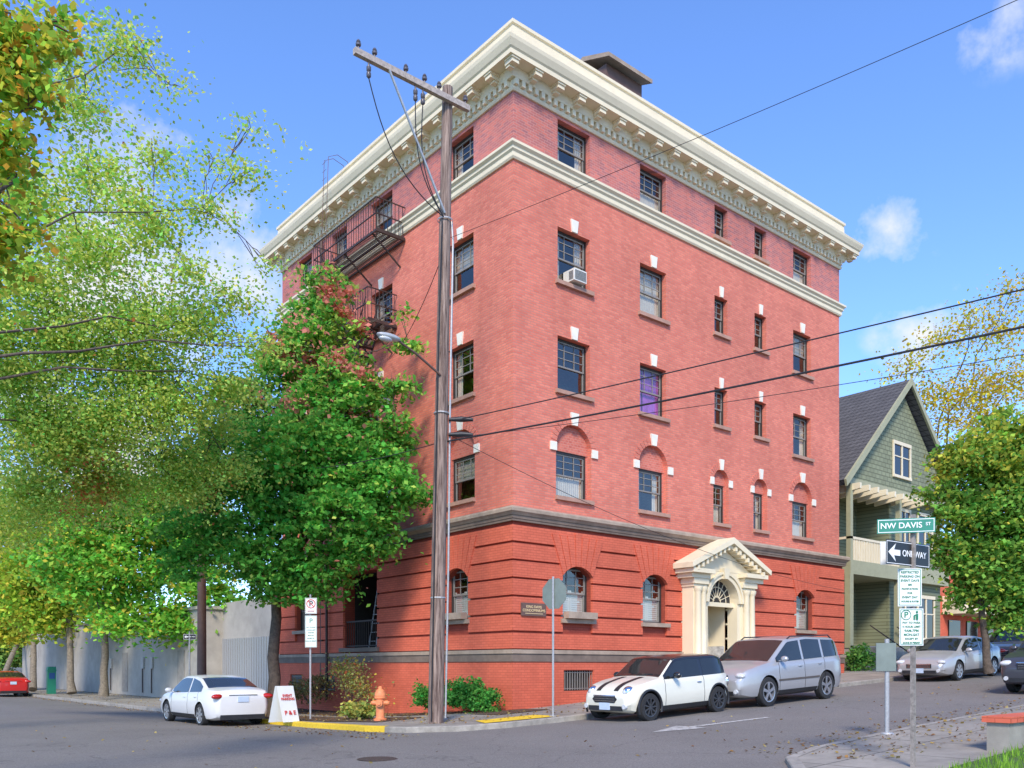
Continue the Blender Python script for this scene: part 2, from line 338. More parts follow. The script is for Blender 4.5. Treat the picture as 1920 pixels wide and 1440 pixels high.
mb.poly([(BW+.1,GD,0),(BW+.1,1.5,0),(BW+.1,1.5,5.5),(BW+.1,GD,5.5)]);mb.poly([(GD,BL+.1,0),(1.5,BL+.1,0),(1.5,BL+.1,5.5),(GD,BL+.1,5.5)])
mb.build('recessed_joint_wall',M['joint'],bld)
mb=MB()
def bands(mb,f,u0,u1,z0,step,n,holes,d0,d1,gap=.058):
    for k in range(n):
        a=z0+k*step;b=a+step-gap;cuts=sorted([(h[0],h[1]) for h in holes if h[2]<b and h[3]-(.15 if len(h)>4 else 0)>a])
        u=u0
        for c,d in cuts+[(u1,u1)]:
            if c-u>.02: mb.fbox(f,u,c,d0,d1,a,b)
            u=max(u,d)
bands(mb,FR,GD-BO,BW+.1,2.1,.49,7,gR+[door],GD-BO,GD);bands(mb,FL,GD,BL+.1,2.1,.49,7,gL+[log],GD-BO,GD)
for f,hs in ((FR,gR),(FL,gL)):
    for a,b,z0,z1,r in hs:
        ap=arcpts(a,b,z1-r,r,7)
        for i in range(7):
            p,q=ap[i],ap[i+1];t0=a-.45+(b-a+.9)*i/7;t1=a-.45+(b-a+.9)*(i+1)/7;zt=5.36+(0.1 if i==3 else 0)
            e=.022
            mb.prism(f,[(p[0]+e*.5,p[1]),(q[0]-e*.5,q[1]),(t1-e,zt),(t0+e,zt)],GD-BO-.03,GD-.001)
lt=log
for i in range(9):
    t0=lt[0]-.3+(lt[1]-lt[0]+.6)*i/9;t1=lt[0]-.3+(lt[1]-lt[0]+.6)*(i+1)/9;p=lt[0]+(lt[1]-lt[0])*i/9;q=lt[0]+(lt[1]-lt[0])*(i+1)/9
    mb.prism(FL,[(p+.01,4.87),(q-.01,4.87),(t1-.02,5.4),(t0+.02,5.4)],GD-BO-.03,GD-.001)
mb.build('rusticated_wall',M['brick_low'],bld)
mb=MB();FD=-.16
wall(mb,FR,FD,BW+.1,0,1.75,bsR+[door],.35,FD);wall(mb,FL,FD,BL+.1,0,1.75,bsL,.35,FD);mb.build('foundation',M['brick_low'],bld)
def loop(mb,prof,W_=BW,L_=BL,close=True):
    pr=list(zip(prof,prof[1:]+prof[:1])) if close else list(zip(prof,prof[1:]))
    for (o0,z0),(o1,z1) in pr:
        c0=[(-o0,-o0),(W_+o0,-o0),(W_+o0,L_+o0),(-o0,L_+o0)];c1=[(-o1,-o1),(W_+o1,-o1),(W_+o1,L_+o1),(-o1,L_+o1)]
        for k in range(4):
            j=(k+1)%4;mb.poly([(*c0[k],z0),(*c0[j],z0),(*c1[j],z1),(*c1[k],z1)])
mb=MB();loop(mb,[(-.1,5.74),(.22,5.74),(.26,5.79),(.31,5.83),(.31,5.91),(.28,5.96),(.02,6.02),(-.1,6.02)]);mb.build('middle_cornice',M['trim'],bld)
mb=MB();loop(mb,[(-.1,5.58),(.18,5.58),(.18,5.63),(.20,5.65),(.20,5.739),(-.1,5.739)]);mb.build('lower_frieze',M['trimd'],bld)
mb=MB();loop(mb,[(-.1,15.53),(.05,15.53),(.08,15.58),(.08,15.70),(.13,15.75),(.13,15.82),(.20,15.88),(.20,15.95),(.03,16.0),(-.1,16.0)]);mb.build('belt_course',M['cream'],bld)
mb=MB()
for a,b in [(-.22,7.75),(9.45,BW+.15)]: mb.fbox(FR,a,b,-.22,-.05,1.96,2.07)
mb.fbox(FL,-.05,BL+.15,-.22,-.05,1.96,2.07)
mb.build('water_table',M['trim'],bld)
mb=MB()
for a,b in [(-.19,7.75),(9.45,BW+.12)]: mb.fbox(FR,a,b,-.19,-.05,1.74,1.959)
mb.fbox(FL,-.05,BL+.12,-.19,-.05,1.74,1.959);mb.build('water_table_skirt',M['trimd'],bld)
cor=MB();loop(cor,[(-.1,17.4),(.05,17.4),(.08,17.45),(.08,17.50),(.06,17.50),(.06,17.68),(.16,17.68),(.18,17.73),(.20,17.93),(.55,17.93),(.55,18.06),(.59,18.10),(.66,18.25),(.68,18.34),(.64,18.38),(.24,18.62),(.20,18.70),(.20,18.80),(.15,18.84),(.13,19.10),(.18,19.13),(.18,19.22),(-.25,19.22),(-.25,18.55),(-.1,18.55)])
cor=cor.build('cornice',M['cream'],bld)
mb=MB();mb.poly([(0,0,18.56),(BW,0,18.56),(BW,BL,18.56),(0,BL,18.56)]);mb.build('roof',M['roofing'],bld)
dl=[];x=-.06
while x<BW: dl.append((x,(x,x+.12,-.17,-.05)));x+=.24
y=.08
while y<BL: dl.append((y,(-.17,-.05,y,y+.12)));y+=.24
dl.sort(key=lambda t:t[0]);rest=MB()
for i,(k,b4) in enumerate(dl):
    if i<100: mb=MB();mb.box(*b4,17.51,17.67);mb.build('dentil',M['cream'],cor,recalc=False)
    else: rest.box(*b4,17.51,17.67)
rest.build('dentil',M['cream'],cor)['kind']='stuff'
def modillion(f,u):
    mb=MB();mb.prism(f,[(u-.12,17.78),(u+.12,17.78),(u+.12,17.929),(u-.12,17.929)],-.49,-.18)
    mb.prism(f,[(u-.145,17.88),(u+.145,17.88),(u+.145,17.9295),(u-.145,17.9295)],-.52,-.18)
    mb.prism(f,[(u-.09,17.72),(u+.09,17.72),(u+.09,17.78),(u-.09,17.78)],-.34,-.18)
    mb.build('modillion',M['cream'],cor)
for i in range(22): modillion(FR,-.33+i*(BW+.66)/21)
for i in range(1,19): modillion(FL,-.33+i*(BL+.66)/18)
# windows
def window(f,u0,u1,z0,z1,d=.17,key=None,sill=True,cur=None,nl=3,sash='sash',label=None,shut=False,half=.5):
    mb=MB();w=.05
    mb.fbox(f,u0+.003,u0+w,d,d+.1,z0+.003,z1-.003);mb.fbox(f,u1-w,u1-.003,d,d+.1,z0+.003,z1-.003);mb.fbox(f,u0+w,u1-w,d,d+.1,z1-w-.01,z1-.003);mb.fbox(f,u0+w,u1-w,d,d+.1,z0+.003,z0+w)
    fr=mb.build('window',M['frame'],bld)
    if label: fr['label']=label
    mb=MB();a,b,c,e=u0+w,u1-w,z0+w,z1-w-.01;mid=c+(e-c)*half;s=.045
    for (zz0,zz1,dd) in ((c,mid+.02,d+.055),(mid-.02,e,d+.03)):
        mb.fbox(f,a,a+s,dd,dd+.03,zz0,zz1);mb.fbox(f,b-s,b,dd,dd+.03,zz0,zz1);mb.fbox(f,a+s,b-s,dd,dd+.03,zz0,zz0+s);mb.fbox(f,a+s,b-s,dd,dd+.03,zz1-s,zz1)
    nr=2
    for i in range(1,nl): u=a+(b-a)*i/nl;mb.fbox(f,u-.011,u+.011,d+.032,d+.05,mid+.025,e-s)
    for i in range(1,nr+1): z=mid+(e-mid)*i/(nr+1);mb.fbox(f,a+s,b-s,d+.034,d+.048,z-.011,z+.011)
    mb.build('sash',M[sash],fr)
    mb=MB();mb.poly([f(a,d+.052,mid),f(b,d+.052,mid),f(b,d+.052,e),f(a,d+.052,e)]);mb.poly([f(a,d+.075,c),f(b,d+.075,c),f(b,d+.075,mid),f(a,d+.075,mid)]);mb.build('pane',M['glass'],fr)
    if sill:
        mb=MB();mb.fbox(f,u0-.1,u1+.1,-.10,d+.01,z0-.11,z0+.002);mb.build('sill',M['sill'],fr)
    if key:
        uc=(u0+u1)/2;mb=MB();mb.prism(f,[(uc-.10*key,z1+.005),(uc+.10*key,z1+.005),(uc+.15*key,z1+.36),(uc-.15*key,z1+.36)],-.05,.001);mb.build('keystone',M['white'],fr)
    if cur:
        def drape(x0,x1,za,zb,mt):
            mb=MB();n=max(4,int((x1-x0)/.04))
            for i in range(n):
                p=x0+(x1-x0)*i/n;q=x0+(x1-x0)*(i+1)/n
                mb.poly([f(p,d+.13+.02*(i%2),za),f(q,d+.13+.02*((i+1)%2),za),f(q,d+.13+.02*((i+1)%2),zb),f(p,d+.13+.02*(i%2),zb)])
            mb.build('curtain',mt,fr)
        if cur=='full': drape(a,b,c,e,M['curtain'])
        if cur=='purple': drape(a,a+(b-a)*.3,c,e,M['purple']);drape(a+(b-a)*.34,b,c,e,M['purple'])
        if cur=='low': drape(a,b,c,mid,M['curtain'])
        if cur=='sides': drape(a,a+.25*(b-a),c,e,M['curtain']);drape(b-.25*(b-a),b,c,e,M['curtain'])
        if cur=='blind':
            mb=MB();mb.fbox(f,a,b,d+.12,d+.13,mid+.1*(e-mid),e);mb.build('blind',M['blind'],fr)
    if shut:
        mb=MB();n=12
        for sx0,sx1 in ((a,(a+b)/2-.01),((a+b)/2+.01,b)):
            mb.fbox(f,sx0,sx0+.05,d+.1,d+.13,c,mid+.1);mb.fbox(f,sx1-.05,sx1,d+.1,d+.13,c,mid+.1)
            for i in range(n): z=c+(mid+.06-c)*i/n;mb.fbox(f,sx0+.05,sx1-.05,d+.105,d+.125,z,z+.055)
        mb.build('interior_shutter',M['shutter'],fr)
    return fr
curR={(0,0):'sides',(0,1):'low',(1,0):'sides',(1,1):'full',(2,0):None,(2,1):'purple',(0,4):'low',(1,4):'blind',(2,4):'sides'}
for fi,(f,cols) in enumerate(((FR,colsR),(FL,colsL))):
    for ci,(a,b,s) in enumerate(cols):
        nl=2 if s else 3
        cu=lambda r: curR.get((r,ci)) if fi==0 else ('blind' if (r+ci)%2 else 'sides')
        window(f,a,b,16.03+(.2 if s else 0),17.3,cur=cu(0),nl=nl,sill=bool(s))
        for r,(z0,z1) in enumerate(FLO): window(f,a,b,z0+(.28 if s else 0),z1,key=.7 if s else 1,cur=cu(r+1),nl=nl,label='window with purple curtain' if cu(r+1)=='purple' else None)
        fr=window(f,a,b,6.49,7.84,d=.19,cur=cu(3) or ('low' if ci%2==0 else 'sides'),nl=nl)
        r=(b-a)/2+.06;uc=(a+b)/2;z1=7.92+r
        mb=MB();k=.7 if s else 1;mb.prism(f,[(uc-.10*k,z1-.02),(uc+.10*k,z1-.02),(uc+.16*k,z1+.34),(uc-.16*k,z1+.34)],-.06,.001);mb.build('keystone',M['white'],fr)
        for sg in (-1,1):
            e=a-.06 if sg<0 else b+.06
            mb=MB();w=.24*(.8 if s else 1);mb.fbox(f,*((e-w,e+.0) if sg<0 else (e,e+w)),-.05,.001,7.78,8.02);mb.build('impost_block',M['white'],fr)
        mb=MB();mb.fbox(f,a-.055,b+.055,.15,.3,7.842,z1-.001);mb.fbox(f,a-.058,a+.002,.17,.3,6.5,7.842);mb.fbox(f,b-.002,b+.058,.17,.3,6.5,7.842);mb.build('tympanum',M['brick_tymp'],fr)
        ap=arcpts(a-.06,b+.06,7.92,r,16)
        mb=MB()
        for i in range(16):
            p,q=ap[i],ap[i+1];o=lambda t:(uc+(t[0]-uc)*(1+.22/r),7.92+(t[1]-7.92)*(1+.22/r))
            P,Q=o(p),o(q);g=.12
            l=lambda s_,t_,h:(s_[0]*(1-h)+t_[0]*h,s_[1]*(1-h)+t_[1]*h)
            mb.prism(f,[l(p,q,g/2),l(q,p,g/2),l(Q,P,g/2),l(P,Q,g/2)],-.014,.001)
        mb.build('brick_arch',M['brick'],fr)
for f,hs in ((FR,gR),(FL,gL)):
    for a,b,z0,z1,r in hs:
        fr=window(f,a,b,z0,z1,d=.08,nl=3,sash='sash',sill=False,shut=True)
        mb=MB();mb.fbox(f,a-.08,b+.08,GD-.17,.1,z0-.12,z0+.002);mb.build('sill',M['trim'],fr)
        if a<3:
            mb=MB();mb.fbox(f,a+.02,b-.02,GD-.32,GD-.10,z0+.01,z0+.2);mb.build('planter_box',M['trim'],fr)
for f,hs in ((FR,bsR),(FL,bsL)):
    for h in hs:
        a,b,c,d=h
        mb=MB();mb.fbox(f,a,b,.05,.08,c,d);w_=mb.build('basement_window',M['darkin'],bld)
        mb=MB();n=12
        for i in range(n+1): u=a+(b-a)*i/n;mb.fbox(f,u-.012,u+.012,-.10,-.08,c+.02,d-.02)
        for z in (c+.06,d-.08): mb.fbox(f,a,b,-.098,-.085,z,z+.02)
        mb.build('window_grille',M['sash'],w_)
ac=empty('air_conditioner',(2.35,-.15,12.75),'white window air conditioner under the sash of the third floor corner window','air conditioner')
mb=MB();mb.box(2.08,2.58,-.24,.22,12.74,13.08);mb.build('casing',M['sashw'],ac)
mb=MB()
for i in range(8): mb.box(2.11,2.55,-.252,-.241,12.78+i*.035,12.795+i*.035)
for i in range(6): mb.box(2.068,2.079,-.2,-.03,12.79+i*.042,12.81+i*.042)
mb.build('vent_grille',M['sash'],ac)
# portal
pc=8.66
po=MB();wall(po,FR,7.6,9.6,.5,4.75,[(7.8,9.4,.5,4.52,.8)],.5,-.56)
for u in (7.812,9.388): po.poly([FR(u,-.06,.5),FR(u,1.6,.5),FR(u,1.6,4.4),FR(u,-.06,4.4)])
po.poly([FR(7.812,-.05,3.85),FR(9.388,-.05,3.85),FR(9.388,1.6,3.85),FR(7.812,1.6,3.85)])
po=po.build('entrance_portal',M['cream'],bld)
for a,b in ((7.0,7.6),(9.6,10.25)):
    mb=MB();z0=.6
    mb.fbox(FR,a,b,-.60,-.1,z0,4.18);mb.fbox(FR,a-.06,b+.06,-.68,-.1,z0,1.5);mb.fbox(FR,a-.04,b+.04,-.66,-.1,4.18,4.27);mb.fbox(FR,a-.08,b+.08,-.72,-.1,4.27,4.45)
    for u in (a+.17,b-.17): mb.lathe([(.15,1.5),(.15,1.58),(.125,1.62),(.12,2.6),(.105,4.0),(.12,4.03),(.15,4.1),(.16,4.18)],14,(u,-.66,0))
    mb.build('pilaster',M['cream'],po,smooth=40)
mb=MB();hwp=2.02
for a,b in ((pc-hwp,7.75),(9.45,pc+hwp)):
    mb.fbox(FR,a+.12,b-.06,-.76,-.1,4.451,4.6);mb.fbox(FR,a,b,-.92,-.1,4.6,4.74)
for s in (-1,1):
    mb.prism(FR,[(pc+s*(hwp+.1),4.741),(pc,5.66),(pc,5.86),(pc+s*(hwp+.12),4.9)],-.98,-.1)
    mb.prism(FR,[(pc+s*(hwp-.2),4.742),(pc,5.52),(pc,5.66),(pc+s*hwp,4.742)],-.84,-.1)
    for i in range(8):
        t=(i+.6)/8.5;u=pc+s*(hwp-.12)*(1-t);z=4.74+.90*t-.10
        mb.prism(FR,[(u-.05,z-.02),(u+.05,z-.02),(u+.05,z+.13),(u-.05,z+.13)],-.93,-.2)
mb.prism(FR,[(pc-1.6,4.752),(pc+1.6,4.752),(pc,5.5)],-.57,-.1)
mb.build('pediment',M['cream'],po)
mb=MB();ap=arcpts(7.8,9.4,3.72,.8,18);ac_=8.6
for p,q in zip(ap,ap[1:]):
    o=lambda t,k:(ac_+(t[0]-ac_)*k,3.72+(t[1]-3.72)*k)
    mb.prism(FR,[o(p,1.0),o(q,1.0),o(q,1.24),o(p,1.24)],-.64,-.55)
    mb.prism(FR,[o(p,1.17),o(q,1.17),o(q,1.27),o(p,1.27)],-.69,-.641)
mb.prism(FR,[(ac_-.1,4.5),(ac_+.1,4.5),(ac_+.15,4.85),(ac_-.15,4.85)],-.74,-.5)
mb.build('archivolt',M['cream'],po)
mb=MB();mb.fbox(FR,7.8,9.4,-.42,-.25,3.6,3.74)
mb.build('transom_beam',M['cream'],po)
mb=MB();mb.prism(FR,arcpts(7.82,9.38,3.741,.76,16),-.30,-.29);fan=mb.build('fanlight',M['darkin'],po)
mb=MB()
for i in range(1,9):
    t=math.pi*i/9;mb.bar((ac_+.15*math.cos(t),-.32,3.76+.15*math.sin(t)),(ac_+.74*math.cos(t),-.32,3.75+.74*math.sin(t)),.014)
for rr in (.2,.5,.74): mb.tube([(ac_+rr*math.cos(math.pi*i/16),-.32,3.76+rr*math.sin(math.pi*i/16)) for i in range(17)],.014,5)
mb.build('fanlight_bars',M['cream'],fan)
mb=MB();mb.fbox(FR,7.815,9.385,.60,.70,.5,3.84);dr=mb.build('door',M['cream'],po)
mb=MB();mb.fbox(FR,8.85,9.15,.57,.599,2.7,3.3);mb.build('door_glass',M['darkin'],dr)
mb=MB();mb.lathe([(0,.55),(.035,.55),(.03,.59),(.012,.599)],10,(8.35,0,2.45),'y');mb.build('door_knob',M['chrome'],dr)
for i in range(5): mb=MB();mb.fbox(FR,7.815,9.385,-.55+i*.24,.59,.8+.17*i,.97+.17*i-.001);mb.build('entrance_step',M['marble'],po)
for a in (7.816,9.30): mb=MB();mb.fbox(FR,a,a+.07,-.04,.58,1.65,2.3);mb.build('marble_dado',M['marble'],po)
mb=MB();mb.tube([(8.05,-.5,1.7),(8.05,.5,2.4)],.02,6);mb.bar((8.05,-.5,.9),(8.05,-.5,1.7),.016,6);mb.build('handrail',M['iron'],po)
# loggia
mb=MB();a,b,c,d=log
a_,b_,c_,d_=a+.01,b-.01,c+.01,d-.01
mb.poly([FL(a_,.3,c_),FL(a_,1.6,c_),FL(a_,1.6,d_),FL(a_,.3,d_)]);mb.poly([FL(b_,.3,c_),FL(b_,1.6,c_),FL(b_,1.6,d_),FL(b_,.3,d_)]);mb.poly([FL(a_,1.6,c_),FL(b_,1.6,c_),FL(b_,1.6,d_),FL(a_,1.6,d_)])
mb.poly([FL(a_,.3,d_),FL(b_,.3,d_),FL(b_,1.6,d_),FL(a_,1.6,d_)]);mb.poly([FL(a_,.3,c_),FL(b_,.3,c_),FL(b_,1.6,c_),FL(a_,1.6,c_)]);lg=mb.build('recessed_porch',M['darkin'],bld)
mb=MB()
for i in range(16): u=a+.05+(b-a-.1)*i/15;mb.bar(FL(u,-.02,c+.05),FL(u,-.02,c+.9),.012)
mb.fbox(FL,a,b,-.05,.01,c+.9,c+.95);mb.fbox(FL,a,b,-.04,0,c+.05,c+.09);mb.build('railing',M['iron'],lg)
sl=MB();sl.fbox(FL,a-.15,b+.15,GD-.18,.0,c-.14,c+.002);sl.build('sill',M['trimd'],lg)
ld=empty('step_ladder',(.6,7.8,2.26),'aluminium step ladder standing in the dark recessed ground floor porch','ladder')
for s in (-1,1):
    mb=MB();mb.bar((.35,8.05+s*.25,2.27),(.7,8.05+s*.16,4.6),.025);mb.build('rail',M['steel'],ld);mb=MB();mb.bar((1.2,8.05+s*.28,2.27),(.74,8.05+s*.16,4.6),.02);mb.build('rear_leg',M['steel'],ld)
for i in range(7):
    t=(i+.7)/7.5;mb=MB();x_=.35+.35*t;mb.box(x_-.04,x_+.04,8.05-.25+.09*t,8.05+.25-.09*t,2.26+2.34*t,2.28+2.34*t);mb.build('tread',M['steel'],ld)
# plaque
pl=empty('plaque',(.6,-.2,3.0),'small brown nameplate on the ground floor wall near the building corner','plaque')
mb=MB();mb.fbox(FR,.12,1.02,-.21,-.166,3.0,3.36);mb.build('board',M['brown'],pl)
text('KING DAVIS\nCONDOMINIUMS',.105,(.57,-.213,3.2),(1,0,0),(0,0,1),M['txtgold'],pl,bold=.001)
mb=MB();mb.fbox(FR,.25,.9,-.214,-.21,3.06,3.075);mb.build('rule_line',M['txtgold'],pl)
pn=empty('roof_penthouse',(5.9,2.2,18.56),'small brown gabled roof dormer peeking over the parapet right of the corner','penthouse')
mb=MB();mb.box(5.1,6.8,1.4,3.2,18.565,21.15);mb.build('wall',M['brown'],pn)
mb=MB();mb.prism(FL,[(1.1,21.28),(2.3,21.75),(3.5,21.28),(3.5,21.15),(2.3,21.6),(1.1,21.15)],4.9,7.0);mb.build('roof',M['trim'],pn)
# fire escape
fe=empty('fire_escape',(-.6,8,12),'rusty black iron fire escape with railed platforms on the west wall','fire escape')
def platform(z,y0,y1):
    mb=MB()
    for i in range(int((y1-y0)/.09)): y=y0+i*.09;mb.box(-1.1,-.03,y,y+.014,z,z+.03)
    for x in (-1.1,-.57,-.07): mb.box(x,x+.04,y0,y1,z-.06,z+.001)
    for y in (y0,y1): mb.box(-1.1,-.03,y-.02,y+.02,z-.07,z+.035)
    mb.build('platform',M['iron'],fe)
    mb=MB()
    for zz in (.5,1.0):
        mb.bar((-1.1,y0,z+zz),(-1.1,y1,z+zz),.022);mb.bar((-1.1,y0,z+zz),(-.02,y0,z+zz),.022);mb.bar((-1.1,y1,z+zz),(-.02,y1,z+zz),.022)
    n=int((y1-y0)/.15)
    for i in range(n+1): mb.bar((-1.1,y0+(y1-y0)*i/n,z),(-1.1,y0+(y1-y0)*i/n,z+1.0),.012)
    for yy in (y0,y1):
        for i in range(8): mb.bar((-1.1+i*.14,yy,z),(-1.1+i*.14,yy,z+1.0),.012)
    mb.build('railing',M['iron'],fe)
    for yy in (y0+.3,y1-.3,(y0+y1)/2):
        mb=MB();mb.bar((-1.05,yy,z-.03),(-.01,yy,z-.8),.03);mb.build('bracket',M['iron'],fe)
platform(15.35,5.4,9.6);platform(12.7,5.9,8.6);platform(9.3,5.9,8.8)
def stair(a,b):
    mb=MB();a=Vector(a);b=Vector(b);o=Vector((.5,0,0))
    for q in (Vector((0,0,0)),o):
        mb.bar(a+q,b+q,.035);mb.bar(a+q+Vector((0,0,.8)),b+q+Vector((0,0,.8)),.018)
    for i in range(13): t=(i+.5)/13;p=a.lerp(b,t);mb.box(p.x,p.x+.5,p.y-.09,p.y+.09,p.z-.01,p.z+.012);mb.bar(p,p+Vector((0,0,.8)),.01)
    mb.build('stair',M['iron'],fe)
stair((-1.0,9.4,15.35),(-1.0,7.7,12.7));stair((-1.0,6.2,12.7),(-1.0,8.4,9.3))
mb=MB()
for yy in (9.0,9.3): mb.tube([(-.95,yy,16.3),(-.85,yy,19.3),(-.5,yy,19.5),(-.1,yy,19.4),(0,yy,19.1)],.011,5)
for i in range(10): mb.bar((-.93,9.0,16.6+i*.28),(-.93,9.3,16.6+i*.28),.006)
mb.build('roof_ladder',M['brown'],fe)
mb=MB();mb.tube([(-.12,10.9,17.3),(-.12,10.9,.5)],.06,8);mb.build('downpipe',M['brown'],bld,smooth=True)
mb=MB();mb.tube([(-.28,10.2,5.4),(-.28,10.2,.4)],.05,8);mb.build('downpipe',M['iron'],bld,smooth=True)
# ------------------------------------------------------------------ ground
def lin(a,b,n): return [a+(b-a)*i/n for i in range(n+1)]
def sheet(xs,ys,off,name,mat,hf=H):
    me=bpy.data.meshes.new(name);vs=[(x,y,hf(x,y)+off) for y in ys for x in xs];nx=len(xs)
    fs=[(j*nx+i,j*nx+i+1,(j+1)*nx+i+1,(j+1)*nx+i) for j in range(len(ys)-1) for i in range(nx-1)]
    me.from_pydata(vs,[],fs);me.materials.append(mat);me.polygons.foreach_set('use_smooth',[True]*len(fs))
    o=bpy.data.objects.new(name,me);C.objects.link(o);return struct(o)
M['soil']=pmat('distant_ground',(.13,.12,.09),.95,var=.3,scale=.6)
sheet([-900,-300,-100]+lin(-40,60,100)+[100,300,900],[-900,-300,-100]+lin(-45,70,115)+[120,300,900],-.08,'ground',M['soil'])
sheet(lin(-30,70,200),lin(-11.6,-2.6,18),-.0,'road',M['asphalt'])
sheet(lin(-17,-3.9,40),lin(-2.6,75,150),-.0,'road',M['asphalt'])
sheet(lin(-17,-4.3,40),lin(-60,-11.6,60),-.0,'road',M['asphalt'])
def walk(O,I,name,ns=6,sub=4,kh=.12):
    OO=[];II=[]
    for k in range(len(O)-1):
        for j in range(sub):
            t=j/sub;OO.append((O[k][0]*(1-t)+O[k+1][0]*t,O[k][1]*(1-t)+O[k+1][1]*t));II.append((I[k][0]*(1-t)+I[k+1][0]*t,I[k][1]*(1-t)+I[k+1][1]*t))
    OO.append(O[-1]);II.append(I[-1])
    vs=[];fs=[];n=ns+1
    for o,i in zip(OO,II):
        for j in range(n):
            t=j/ns;x=o[0]*(1-t)+i[0]*t;y=o[1]*(1-t)+i[1]*t;vs.append((x,y,H(x,y)+kh))
    for a in range(len(OO)-1):
        for j in range(ns): fs.append((a*n+j,a*n+j+1,(a+1)*n+j+1,(a+1)*n+j))
    me=bpy.data.meshes.new(name);me.from_pydata(vs,[],fs);me.materials.append(M['pave']);o=bpy.data.objects.new(name,me);C.objects.link(o);struct(o)
    return OO,II
def kerb(OO,II,name,mat,i0=0,i1=None,up=.126,wd=.16,kh=.12,bot=-.1):
    OO=OO[i0:i1];II=II[i0:i1];mb=MB();prev=None
    for (x,y),(a,b) in zip(OO,II):
        dv=Vector((a-x,b-y));dv.normalize();q=(x+dv.x*wd,y+dv.y*wd);o_=.012 if up<.13 else .018;p=(x-dv.x*o_,y-dv.y*o_)
        cur=[(p[0],p[1],H(x,y)+bot),(p[0],p[1],H(x,y)+up-.015),(p[0]+dv.x*.015,p[1]+dv.y*.015,H(x,y)+up),(q[0],q[1],H(q[0],q[1])+up)]
        if prev:
            for k in range(3): mb.poly([prev[k],cur[k],cur[k+1],prev[k+1]])
        prev=cur
    return mb.build(name,mat,recalc=False)
O1=[(-4.25,75),(-4.25,40),(-4.25,20),(-4.25,10),(-4.3,6),(-4.6,3),(-4.85,1),(-4.95,-.5),(-4.7,-1.9),(-4.0,-2.9),(-3,-3.35),(-1.5,-3.5),(2,-3.5),(6,-3.5),(12,-3.5),(20,-3.5),(30,-3.5),(45,-3.5),(70,-3.5)]
I1=[(1,75),(1,40),(1,20),(1,10),(1,6),(1,3),(1,2),(1,1.5),(1,1),(1.2,1),(1.3,1),(1.5,1),(2,1),(6,1),(12,1),(20,1.2),(30,1.2),(45,1.2),(70,1.2)]
a,b=walk(O1,I1,'pavement');struct(kerb(a,b,'kerb',M['kerbm']))
yk=struct(kerb(a,b,'painted_kerb',M['yellow'],15,31,up=.131,wd=.17))
O2=[(-5.7,-60),(-5.7,-30),(-5.7,-15),(-5.6,-13),(-5.1,-11.9),(-4.2,-11.2),(-3,-10.9),(0,-10.8),(6,-10.8),(12,-10.8),(20,-10.8),(35,-10.8),(70,-10.8)]
I2=[(0,-60),(0,-30),(0,-24),(0,-22),(0,-21),(1,-20),(1.5,-20),(2,-20),(6,-20),(12,-20),(20,-20),(35,-20),(70,-20)]
a,b=walk(O2,I2,'pavement',ns=14,sub=6,kh=.07);struct(kerb(a,b,'kerb',M['kerbm'],up=.076))
def patch(pts,off,name,mat):
    mb=MB();mb.poly([(x,y,H(x,y)+off) for x,y in pts]);return mb.build(name,mat,recalc=False)
def patchg(x0,x1,y0,y1,off,name,mat): return sheet(lin(x0,x1,max(2,int((x1-x0)*2))),lin(y0,y1,max(2,int((y1-y0)*2))),off,name,mat)
patchg(-4.1,-2.6,.4,9.0,.135,'planting_bed',M['mulch']);patchg(-1.7,-.1,1.0,13.5,.135,'planting_bed',M['mulch'])
patchg(-1.6,.2,-1.3,-.1,.135,'planting_bed',M['mulch'])
M['grassm']=pmat('grass_soil',(.07,.12,.025),.95,var=.4,scale=20)
patchg(-4.6,12,-19,-13.42,.09,'lawn',M['grassm'])
tp=patch([(-3.35,-3.02),(-1.35,-3.32),(-1.3,-2.35),(-3.0,-2.2)],.134,'tactile_paving',M['yellow']);tag(tp,'yellow tactile warning pad set in the corner pavement ramp','tactile paving')
ar=patch([(-2.3,-6.98),(-1.1,-6.62),(-1.1,-6.92),(1.3,-7.12),(1.3,-7.28),(-1.1,-7.10),(-1.1,-7.4)],.008,'painted_arrow',M['roadwhite']);ar['kind']='structure'
p=W(710,1423,14.6);mb=MB();mb.lathe([(0,.012),(.28,.012),(.30,.006),(.34,.006),(.36,0)],24,(p.x,p.y,H(p.x,p.y)+.002));mh=mb.build('manhole_cover',pmat('cast_iron',(.09,.065,.05),.7,metal=.2,var=.4,scale=30,bump=1,bscale=60));tag(mh,'round rusty manhole cover in the street in the foreground','manhole cover')
